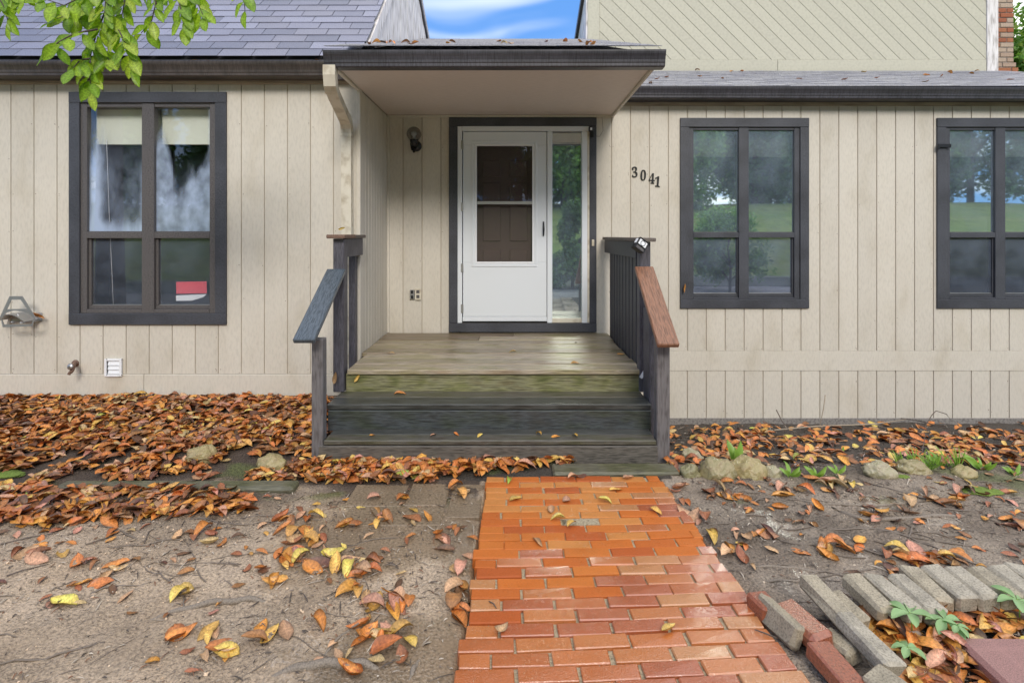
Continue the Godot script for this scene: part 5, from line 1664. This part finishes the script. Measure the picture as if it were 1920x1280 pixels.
func make_garden() -> void:
	rng.seed = 51
	# stones
	for q in [[372, 868, 0.10, 0.085, 0.08, 1, "grey-green stone half buried in leaves left of the steps"], [505, 880, 0.098, 0.065, 0.075, 1, "smooth tan stone in leaves nearest the left post"], [1300, 862, 0.075, 0.05, 0.06, 3, "pale pitted stone beside the right porch post"], [1352, 897, 0.105, 0.095, 0.085, 0, "tall rounded grey-brown stone beside the green sprout"], [1408, 893, 0.115, 0.085, 0.09, 1, "large tan stone right of the green sprout"], [1452, 893, 0.05, 0.045, 0.05, 3, "small pale stone tucked against the large tan stone"], [1296, 893, 0.062, 0.05, 0.06, 2, "mossy stone at the far right corner of the path"], [1655, 892, 0.095, 0.06, 0.075, 3, "pale stone with moss on its right, among right-hand leaves"], [1722, 887, 0.10, 0.055, 0.07, 0, "low grey stone right of the pale mossy one"], [1815, 893, 0.075, 0.04, 0.06, 1, "flat tan stone among grass at far right"]]:
		var at := on_ground(q[0], q[1])
		solo("stone", q[6], "stone", rock_mesh(q[2], q[3], q[4], int(q[0])), M.rock[q[5]], Transform3D(Basis(Vector3.UP, rng.randf_range(-0.6, 0.6)) * Basis(Vector3.BACK, rng.randf_range(-0.15, 0.15)), at + Vector3(0, q[3] * 0.15, -q[4] * 0.5)))
	# timber edging and pavers
	solo("timber_edging", "long mossy timber edging half under leaves, left of the path", "timber", cbox(1.45, 0.09, 0.10, 0.012, 0.004, 1), M.timber, tilted(Vector3(-2.02, -0.042, -3.21), 0, -1.5, 0.4))
	solo("timber_edging", "green-stained board across the path end below the steps", "timber", cbox(0.80, 0.09, 0.15, 0.008, 0.003, 2), M.timber, tilted(Vector3(0.66, -0.042, -3.43), 0, 0.3, 0))
	var pv := [[-0.95, -0.62, 2.98, 3.24, "wet concrete paver farthest from the brick path"], [-0.61, -0.37, 2.98, 3.25, "wet concrete paver between two others, back row"], [-0.36, -0.17, 2.86, 3.25, "wet concrete paver touching the path's far left edge"], [-0.90, -0.37, 2.78, 2.97, "muddy concrete paver nearest the puddle"]]
	for q in pv:
		solo("concrete_paver", q[4], "paver", cbox(q[1] - q[0] - 0.008, 0.05, q[3] - q[2] - 0.008, 0.003, 0.002, 3), M.paver, tilted(Vector3((q[0] + q[1]) / 2, -0.041, -(q[2] + q[3]) / 2), rng.randf_range(-0.4, 0.4), rng.randf_range(-1, 1), rng.randf_range(-0.3, 0.3)))
	# edging bricks laid side by side
	var side_by := "edging bricks laid side by side"
	var ord := ["first", "second", "third", "fourth", "fifth", "sixth", "seventh", "eighth", "ninth", "tenth"]
	for i in 10:
		var x := 1.424 + 0.0935 * i
		var d := 2.128 if i < 3 else 2.192 + 0.004 * (i - 3)
		var up := 0.052 - (0.006 if i > 2 else 0.0)
		solo("edging_brick", "grey edging brick, %s from the left in the row of bricks at right" % ord[i], "brick", cbox(0.089, 0.072, 0.212 if i < 3 else 0.196, 0.012, 0.004, i % 5), M.tan_brick_b if i % 3 else M.tan_brick, tilted(Vector3(x, up, -d), rng.randf_range(2, 5), rng.randf_range(-3, 3) + (4.0 if i < 3 else 1.0), rng.randf_range(-4, 3)), side_by)
	# loose bricks
	var lb := [
		[1.098, 0.034, 2.010, -5, 9, 7, 0.215, 0.066, 0.096, "red_brick", "wet red brick between the tan brick on edge and the leaning tan brick"],
		[1.022, 0.020, 2.035, -3, 9, 72, 0.205, 0.058, 0.09, "tan_brick", "tan brick on edge between the path and the wet red brick"],
		[1.222, 0.078, 2.060, 12, 14, -20, 0.225, 0.058, 0.085, "tan_brick", "tan brick leaning between the wet red brick and the grey ones"],
		[1.300, 0.025, 2.090, 2, 4, 4, 0.16, 0.06, 0.10, "tan_brick", "half-hidden grey brick behind the leaning tan brick"],
		[1.098, 0.022, 1.800, 4, 12, -8, 0.205, 0.062, 0.098, "red_brick", "wet red brick at the bottom edge, nearest the path"],
		[1.252, 0.062, 1.880, 5, 8, -8, 0.232, 0.066, 0.078, "tan_brick_b", "grey brick lying lengthwise between the red brick and the seedlings"],
		[1.185, 0.010, 1.930, 0, 20, 8, 0.12, 0.05, 0.07, "tan_brick", "chipped tan brick wedged beside the lengthwise grey brick"],
		[1.225, 0.038, 1.690, -5, 24, 20, 0.17, 0.07, 0.09, "tan_brick", "tan brick with an angled pale face at the bottom right"],
		[1.345, 0.022, 1.665, 0, 70, 0, 0.15, 0.07, 0.10, "tan_brick_b", "grey brick at the bottom edge below the seedlings"],
		[1.005, 0.012, 2.125, 0, 12, 0, 0.10, 0.075, 0.085, "red_brick", "broken red brick end standing at the path's right edge"]]
	for q in lb:
		solo("loose_brick", q[10], "brick", cbox(q[8], q[7], q[6], 0.009, 0.006, int(q[0] * 100) % 7), M[q[9]], tilted(Vector3(q[0], q[1], -q[2]), q[3], q[4], q[5]))
	solo("red_paver", "square rough red concrete paver at the bottom right corner", "paver", cbox(0.42, 0.05, 0.42, 0.008, 0.003, 2), M.paver_red, tilted(Vector3(1.815, 0.018, -1.725), -1, -3, 1))
	# roots
	var roots := [[[[268, 1164], [330, 1146], [400, 1130], [470, 1124], [520, 1128]], 0.013, "grey root crossing the bare dirt on the left"], [[[495, 1268], [560, 1252], [620, 1245], [680, 1246], [730, 1256]], 0.017, "thick grey root at the bottom left of the path"], [[[1540, 938], [1570, 958], [1620, 974], [1680, 976], [1740, 968], [1835, 966]], 0.012, "long curved root on the soil at right"], [[[1420, 905], [1500, 938], [1600, 948], [1700, 945], [1760, 940]], 0.006, "thin straight root behind the long curved one"], [[[1408, 1060], [1460, 1062], [1520, 1070], [1600, 1082]], 0.008, "thin dark root behind the loose bricks"], [[[1370, 1050], [1440, 1090], [1500, 1088], [1540, 1066]], 0.006, "looping root beside the far right of the path"], [[[592, 1272], [610, 1225], [640, 1190], [700, 1150]], 0.005, "slender root running towards the puddle"], [[[765, 1280], [775, 1255], [790, 1230]], 0.010, "short root stub beside the path's near left corner"], [[[1350, 900], [1385, 950], [1420, 975]], 0.006, "short root running from the tall rounded stone"]]
	for r in roots:
		var pts := []
		var rad := []
		for k in r[0].size():
			var g := on_ground(r[0][k][0], r[0][k][1])
			pts.append(g + Vector3(0, r[1] * (0.12 if k > 0 and k < r[0].size() - 1 else -1.1), 0))
			rad.append(r[1] * (1.0 if k > 0 and k < r[0].size() - 1 else 0.6))
		var curve := Curve3D.new()
		for k in pts.size():
			var t: Vector3 = (pts[mini(k + 1, pts.size() - 1)] - pts[maxi(k - 1, 0)]) / 6.0
			curve.add_point(pts[k], -t, t)
		var fine := []
		var fr := []
		for k in 25:
			var u := k / 24.0
			fine.append(curve.sample_baked(u * curve.get_baked_length()) + Vector3(0, 0.002 * sin(u * 17.0), 0.003 * sin(u * 23.0)))
			fr.append(lerpf(rad[int(u * (rad.size() - 1))], rad[mini(int(u * (rad.size() - 1)) + 1, rad.size() - 1)], fposmod(u * (rad.size() - 1), 1.0)))
		solo("tree_root", r[2], "root", tube_mesh(fine, fr, 7), M.root)
	# twigs by the right wall
	var tw := [[[[1452, 806, 5.0], [1530, 799, 5.1], [1640, 795, 5.2], [1700, 786, 5.3]], 0.007, true, "long pale stick lying along the foot of the right wall"], [[[1456, 768, 5.1], [1466, 788, 5.05], [1480, 806, 4.95]], 0.005, false, "short dark stick propped near the middle window"], [[[1548, 740, 5.3], [1545, 765, 5.28], [1538, 797, 5.2]], 0.005, true, "thin upright stem against the wall between the windows"], [[[1640, 795, 5.2], [1690, 812, 4.9], [1790, 822, 4.7]], 0.005, true, "thin pale stick running forward from the long stick"], [[[1690, 784, 5.35], [1730, 790, 5.2], [1775, 803, 4.9], [1810, 818, 4.6]], 0.005, false, "dark forked twig below the far right window"], [[[1735, 800, 5.0], [1748, 778, 5.2], [1756, 770, 5.3], [1775, 776, 5.3], [1786, 790, 5.2]], 0.004, false, "arching leafless twig at the foot of the wall"], [[[1728, 875, 3.7], [1730, 845, 3.8], [1736, 815, 3.9]], 0.003, false, "bare upright stem among the leaves at right"]]
	for t in tw:
		var pts := []
		var rad := []
		for p in t[0]:
			pts.append(P(p[0], p[1], p[2]))
			rad.append(t[1])
		rad[-1] = t[1] * 0.5
		solo("twig", t[3], "twig", tube_mesh(pts, rad, 5), M.twig_pale if t[2] else M.twig)
	# twigs on the dirt at left
	for t in [[[[270, 1020], [278, 1000], [290, 992]], "small hooked twig on the dirt at left"], [[[402, 1020], [404, 995], [410, 978]], "upright dark twig among leaves at left"], [[[12, 1082], [40, 1072], [90, 1060]], "thin dark twig at the left edge of the dirt"], [[[0, 1023], [60, 1008], [100, 1002]], "pale twig lying near the left edge"], [[[160, 1024], [200, 1010], [245, 1000]], "thin twig across the leaves at left"]]:
		var pts := []
		for k in t[0].size():
			pts.append(on_ground(t[0][k][0], t[0][k][1]) + Vector3(0, 0.006, 0))
		solo("twig", t[1], "twig", tube_mesh(pts, [0.0035, 0.003, 0.0015], 5), M.twig)
	solo("twig", "small dark twig on the near right bricks", "twig", tube_mesh([at_py(1416, 1180, 0.004), at_py(1436, 1187, 0.006), at_py(1458, 1196, 0.004)], [0.002, 0.003, 0.002], 5), M.twig)
	solo("twig", "forked dark twig on the near left bricks", "twig", tube_mesh([at_py(917, 1127, 0.004), at_py(925, 1131, 0.012), at_py(931, 1140, 0.004)], [0.002, 0.003, 0.002], 5), M.twig)
	# moss
	for q in [[12, 890, 0.11, 0.05, "bright moss patch at the far left edge"], [205, 905, 0.05, 0.03, "small moss patch on the left timber edging"], [1692, 895, 0.045, 0.03, "moss clump against the pale stone at right"], [1840, 922, 0.11, 0.05, "flat moss patch on the soil at right"], [1300, 880, 0.03, 0.02, "moss tuft on the mossy stone by the path corner"]]:
		solo("moss_patch", q[4], "moss", rock_mesh(q[2], 0.011, q[3], int(q[0]) + 3), M.moss, Transform3D(Basis(), on_ground(q[0], q[1]) + Vector3(0, 0.004, 0)))
	make_plants()

func blade(acc: Dictionary, root: Vector3, tip: Vector3, w: float, c: Color) -> void:
	var along := tip - root
	var side := along.cross(Vector3(0.3, 0.2, 1)).normalized()
	var n := side.cross(along).normalized()
	var b := Basis(along.normalized(), n, along.normalized().cross(n))
	add_leaf(acc, Transform3D(b, (root + tip) / 2), along.length(), w, -0.7, 0.5, 0.0, c, 3, 6, 0.9)

func make_plants() -> void:
	rng.seed = 61
	var white := Color(1, 1, 1)
	# five-fingered seedlings in the bed
	for q in [[1706, 1147, 0.085, 0.085, "largest five-leaved seedling in front of the grey edging bricks"], [1772, 1160, 0.075, 0.07, "seedling with overlapping leaves right of the largest one"], [1703, 1212, 0.065, 0.055, "low five-leaved seedling beside the diagonal grey brick"], [1797, 1172, 0.05, 0.07, "small pale seedling nearest the red paver"], [1908, 1122, 0.09, 0.085, "five-leaved seedling cut by the right edge of the view"]]:
		var top := at_py(q[0], q[1], q[3])
		var t := thing("seedling", q[4], "plant", Vector3(top.x, 0.01, top.z), "seedlings in the planting bed")
		part(t, "stem", tube_mesh([Vector3(top.x + 0.01, 0.0, top.z), Vector3(top.x + 0.004, q[3] * 0.6, top.z + 0.005), top], [0.0025, 0.002, 0.002], 5), M.sprout)
		for k in 5:
			var a: float = TAU * k / 5.0 + rng.randf_range(-0.2, 0.2) + q[0]
			var acc := leaf_acc()
			var ln: float = q[2] * rng.randf_range(0.75, 1.05)
			var b := Basis(Vector3.UP, a) * Basis(Vector3.BACK, rng.randf_range(-0.45, 0.05))
			add_leaf(acc, Transform3D(b, b.x * ln * 0.52), ln, ln * 0.5, -0.6, 0.45, 0.2, white * rng.randf_range(0.85, 1.1), 5, 7, 1.1)
			part(t, "leaf", leaf_mesh(acc), M.plant, Transform3D(Basis(), top))
	# sprouts among the stones
	for q in [[1376, 872, 0.16, 3, "upright green sprout between the two largest stones"], [1372, 850, 0.09, 2, "two-leaved pale sprout behind the tall rounded stone"], [1480, 893, 0.10, 5, "low yellow-green plant right of the large tan stone"], [1530, 893, 0.09, 5, "sprawling yellow-green plant in leaves, third from the stones"], [1570, 888, 0.08, 4, "small yellow-green plant left of the pale mossy stone"], [1762, 872, 0.10, 5, "broad-leaved green plant right of the low grey stone"], [1838, 880, 0.12, 6, "bright green broad-leaved plant near the right edge"], [1900, 890, 0.09, 5, "light green plant at the right edge of the view"], [1575, 850, 0.07, 2, "pale single sprout in the rust leaves below the wall"]]:
		var g := on_ground(q[0], q[1])
		var t := thing("sprout", q[4], "plant", g)
		for k in q[3]:
			var acc := leaf_acc()
			var a: float = TAU * k / float(q[3]) + rng.randf_range(-0.4, 0.4)
			var ln: float = q[2] * rng.randf_range(0.7, 1.1)
			var lean := 0.35 if q[3] <= 3 else 0.9
			blade(acc, g, g + Vector3(cos(a) * sin(lean), cos(lean), sin(a) * sin(lean)) * ln, ln * 0.36, white * rng.randf_range(0.8, 1.15))
			part(t, "leaf", leaf_mesh(acc), M.sprout)
	# grass tufts
	for q in [[1745, 880, 26, 0.15, "spiky grass tuft between two low stones at right"], [1712, 872, 14, 0.13, "thin grass tuft behind the pale mossy stone"], [1790, 878, 18, 0.14, "grass tuft beside the bright green plant at right"], [1685, 868, 10, 0.10, "sparse grass blades left of the thin tuft"]]:
		var g := on_ground(q[0], q[1])
		var acc := leaf_acc()
		for k in q[2]:
			var a := rng.randf() * TAU
			var lean := rng.randf_range(0.1, 0.8)
			var o := g + Vector3(rng.randf_range(-0.03, 0.03), 0, rng.randf_range(-0.02, 0.02))
			blade(acc, o, o + Vector3(cos(a) * sin(lean), cos(lean), sin(a) * sin(lean)) * q[3] * rng.randf_range(0.5, 1.1), 0.007, white * rng.randf_range(0.8, 1.2))
		solo("grass_tuft", q[4], "grass", leaf_mesh(acc), M.sprout)

# ---------------------------------------------------------------- trees
func make_branch() -> void:
	rng.seed = 71
	var t := thing("tree", "tree left of the view with a drooping bright green branch over the roof", "tree", Vector3(-5.4, 0.0, -2.2))
	part(t, "trunk", tube_mesh([Vector3(-5.4, -0.1, -2.2), Vector3(-5.38, 1.2, -2.22), Vector3(-5.3, 2.8, -2.3), Vector3(-5.25, 4.6, -2.4), Vector3(-5.0, 7.0, -2.4)], [0.20, 0.16, 0.14, 0.11, 0.06], 12), M.bark)
	var d0 := 2.8
	part(t, "limb", tube_mesh([Vector3(-5.28, 3.3, -2.3), Vector3(-4.2, 3.75, -2.5), Vector3(-3.0, 3.75, -2.65), Vector3(-2.1, 3.45, -2.8), Vector3(-1.4, 3.2, -2.85)], [0.07, 0.05, 0.035, 0.02, 0.008], 8), M.bark)
	# twigs: points in the picture with their distance, then leaves along them
	var twigs := [
		[[[215, -190], [200, -60], [197, 20], [178, 70], [166, 115], [168, 148], [173, 168]], 2.80, 38],
		[[[200, -80], [160, -10], [120, 10], [60, -10]], 2.75, 16],
		[[[182, 55], [140, 62], [110, 78], [90, 95]], 2.72, 7],
		[[[192, 20], [150, 22], [105, 35]], 2.85, 10],
		[[[200, 0], [216, 45], [234, 80], [250, 118]], 2.78, 22],
		[[[178, 80], [195, 95], [203, 112]], 2.83, 10],
		[[[166, 110], [150, 112], [136, 128]], 2.76, 7],
		[[[210, -150], [270, -50], [292, 5], [284, 38], [264, 62]], 2.86, 19],
		[[[250, -80], [325, -30], [338, 15], [345, 50]], 2.82, 17],
		[[[325, -30], [365, -5], [380, 28]], 2.84, 13],
		[[[365, -130], [440, -60], [457, -8], [459, 22]], 2.9, 10],
		[[[-60, -60], [-10, -20], [8, 15], [14, 40]], 2.7, 17],
		[[[120, -60], [60, -30], [45, 0]], 2.74, 12],
		[[[215, -60], [235, -10], [228, 30]], 2.88, 12],
		[[[190, -30], [165, 5], [150, 35]], 2.9, 12],
	]
	for w in twigs:
		var pts := []
		var rad := []
		for k in w[0].size():
			pts.append(P(w[0][k][0], w[0][k][1], w[1] + 0.03 * sin(k * 2.0)))
			rad.append(lerpf(0.0055, 0.0018, float(k) / (w[0].size() - 1)))
		part(t, "twig", tube_mesh(pts, rad, 5), M.bark)
		var curve := Curve3D.new()
		for p in pts:
			curve.add_point(p)
		var total := curve.get_baked_length()
		var from := 0.35 if w[0].size() > 5 else 0.12
		for k in w[2]:
			var u: float = lerpf(from, 1.0, (k + 0.7) / float(w[2]))
			var at := curve.sample_baked(minf(u, 1.0) * total)
			var ahead := (curve.sample_baked(minf(u + 0.05, 1.0) * total) - curve.sample_baked(maxf(u - 0.05, 0.0) * total)).normalized()
			var side := (1.0 if k % 2 else -1.0)
			var dir := (ahead * 0.6 + Vector3(side * 0.75, -0.55, rng.randf_range(-0.35, 0.35)) + Vector3(rng.randf_range(-0.25, 0.25), rng.randf_range(-0.3, 0.1), 0)).normalized()
			if k == w[2] - 1:
				dir = (ahead + Vector3(0, -0.4, 0.1)).normalized()
			var facing := Vector3(rng.randf_range(-0.6, 0.6), rng.randf_range(0.0, 0.9), 1.0).normalized()
			var zz := dir.cross(facing).normalized()
			var b := Basis(dir, zz.cross(dir).normalized(), zz)
			var ln := rng.randf_range(0.082, 0.122)
			var acc := leaf_acc()
			add_leaf(acc, Transform3D(b, dir * (ln * 0.5 + 0.012)), ln, ln * rng.randf_range(0.44, 0.54), rng.randf_range(-0.5, 0.3), rng.randf_range(0.1, 0.5), rng.randf_range(-0.2, 0.2), Color.WHITE, 5, 8, 1.0)
			part(t, "leaf", leaf_mesh(acc), M.leaf_green[rng.randi() % 4], Transform3D(Basis(), at))

func clump_mesh(size: float, n: int, seed_: int) -> ArrayMesh:
	var r := RandomNumberGenerator.new()
	r.seed = seed_
	var st := SurfaceTool.new()
	st.begin(Mesh.PRIMITIVE_TRIANGLES)
	for k in n:
		var c := Vector3(r.randf_range(-1, 1), r.randf_range(-1, 1), r.randf_range(-1, 1)) * size
		var a := Vector3(r.randf_range(-1, 1), r.randf_range(-1, 0.6), r.randf_range(-1, 1)).normalized() * size * 0.55
		var b := a.cross(Vector3(r.randf_range(-1, 1), r.randf_range(-1, 1), r.randf_range(-1, 1))).normalized() * size * 0.26
		quad(st, c - a, c + b - a * 0.1, c + a, c - b - a * 0.1, a.cross(b))
	return st.commit()

func make_tree(called: String, label: String, category: String, at: Vector3, height: float, spread: float, low: float, cols: Array, n: int, leaf: float, group := "", cone := false) -> void:
	var t := thing(called, label, category, at, group)
	var r := RandomNumberGenerator.new()
	r.seed = hash(label)
	part(t, "trunk", tube_mesh([at + Vector3(0, -0.2, 0), at + Vector3(0.05, height * 0.3, 0.03), at + Vector3(-0.04, height * 0.6, 0), at + Vector3(0.05, height * 0.92, 0)], [height * 0.022, height * 0.017, height * 0.011, height * 0.003], 9), M.bark)
	var lobes := []
	for k in (30 if cone else 18):
		var u := r.randf()
		var y := lerpf(low, height, u)
		var w := spread * (1.0 - u if cone else sqrt(maxf(0.05, 1.0 - pow(u * 1.7 - 0.75, 2.0))))
		var a := r.randf() * TAU
		var c := Vector3(cos(a) * w * 0.62, y, sin(a) * w * 0.62)
		lobes.append([c, spread * r.randf_range(0.28, 0.5) * (0.55 if cone else 1.0)])
		if k < 8:
			part(t, "limb", tube_mesh([at + Vector3(0, maxf(c.y - spread * 0.5, height * 0.12), 0), at + c * Vector3(0.5, 1, 0.5) - Vector3(0, spread * 0.12, 0), at + c], [height * 0.009, height * 0.006, height * 0.002], 6), M.bark)
	var mm := MultiMesh.new()
	mm.transform_format = MultiMesh.TRANSFORM_3D
	mm.use_colors = true
	mm.mesh = clump_mesh(leaf, 7, 5)
	mm.instance_count = n
	for k in n:
		var l = lobes[r.randi() % lobes.size()]
		var v := Vector3(r.randfn(), r.randfn(), r.randfn()).normalized() * pow(r.randf(), 0.45)
		var p: Vector3 = l[0] + v * l[1]
		mm.set_instance_transform(k, Transform3D(Basis.from_euler(Vector3(r.randf() * TAU, r.randf() * TAU, r.randf() * TAU)).scaled(Vector3.ONE * r.randf_range(0.7, 1.3)), p))
		var c: Color = cols[r.randi() % cols.size()]
		mm.set_instance_color(k, c * r.randf_range(0.75, 1.25))
	var cr := MultiMeshInstance3D.new()
	cr.name = "crown"
	cr.multimesh = mm
	cr.material_override = M.foliage
	cr.set_meta("kind", "stuff")
	t.add_child(cr, true)

func make_surroundings() -> void:
	M.foliage = mat("tree_foliage", Color.WHITE, 0.5, {"vc": true, "back": lin(0.5, 0.6, 0.25)})
	var bright := [Color(0.14, 0.30, 0.04), Color(0.20, 0.36, 0.05), Color(0.10, 0.22, 0.03), Color(0.30, 0.40, 0.08)]
	var deep := [Color(0.11, 0.20, 0.06), Color(0.14, 0.25, 0.08), Color(0.08, 0.15, 0.05)]
	var mid := [Color(0.19, 0.34, 0.07), Color(0.26, 0.42, 0.09), Color(0.13, 0.25, 0.06)]
	make_tree("tree", "bright green tree behind the brick chimney at right", "tree", Vector3(15.0, -0.8, -14.5), 8.6, 3.9, 1.0, bright, 12000, 0.17)
	# the place behind the camera, which the window panes mirror
	var drive := SurfaceTool.new()
	drive.begin(Mesh.PRIMITIVE_TRIANGLES)
	var pd := [[-7.2, -4.4], [-4.9, -4.6]]
	for i in 30:
		var x0 := -30.0 + i * 2.0
		for z in 4:
			var da := -4.6 - z * 0.8
			var db := da - 0.8
			quad(drive, Vector3(x0, gh(x0, da) + 0.02, -da), Vector3(x0 + 2, gh(x0 + 2, da) + 0.02, -da), Vector3(x0 + 2, gh(x0 + 2, db) + 0.02, -db), Vector3(x0, gh(x0, db) + 0.02, -db), Vector3.UP)
	setting("driveway", drive.commit(), mat("wet_asphalt", lin(0.10, 0.10, 0.11), 0.3, {"tex": T.fine, "scale": Vector3.ONE, "bump": T.grit, "bump_cm": 0.3}))
	var line := "trees across the lawn behind the camera"
	var k := 0
	for q in [[-15, 22, 9.5, 3.6, 0], [-9, 24, 10.5, 4.0, 1], [-3, 23, 9.0, 3.8, 0], [3.5, 25, 10.0, 4.2, 1], [10, 24, 9.5, 4.0, 1], [17, 26, 11.0, 4.4, 0], [25, 25, 10.0, 4.2, 1], [33, 27, 11.0, 4.4, 0], [-22, 25, 11.0, 4.3, 1], [7, 30, 13.0, 4.6, 0], [20, 32, 13.0, 5.0, 1], [-6, 31, 14.0, 5.0, 0], [0.5, 29, 13.5, 4.8, 1], [13, 29, 13.5, 4.8, 0], [28, 33, 14.0, 5.0, 1]]:
		make_tree("tree", "leafy tree across the lawn, mirrored in the panes, %s" % ["far left", "left", "left of the door", "behind the door", "behind the middle window", "right of the middle window", "right", "far right", "outermost left", "tall in the back row", "tallest at the back", "back row left of the door", "back row behind the door", "back row right of the middle window", "back row far right"][k], "tree", Vector3(q[0], gh(q[0], -q[1]) - 0.1, q[1]), q[2], q[3], 1.2, deep if q[4] == 0 else mid, 4200, 0.34, line)
		k += 1
	make_tree("shrub", "round leafy shrub across the driveway, mirrored in the middle window", "shrub", Vector3(5.9, 0.0, 3.1), 1.9, 1.15, 0.4, mid, 1300, 0.10)
	make_tree("shrub", "dark cone-shaped shrub mirrored in the pane beside the door", "shrub", Vector3(1.75, -0.03, 4.2), 2.3, 1.0, 0.15, deep, 1500, 0.12, "", true)

# ---------------------------------------------------------------- all of it
func _ready() -> void:
	set_stage()
	make_materials()
	make_ground()
	make_path()
	make_house()
	make_porch()
	make_fixtures()
	make_garden()
	make_branch()
	make_surroundings()
	make_leaves()
	make_debris()
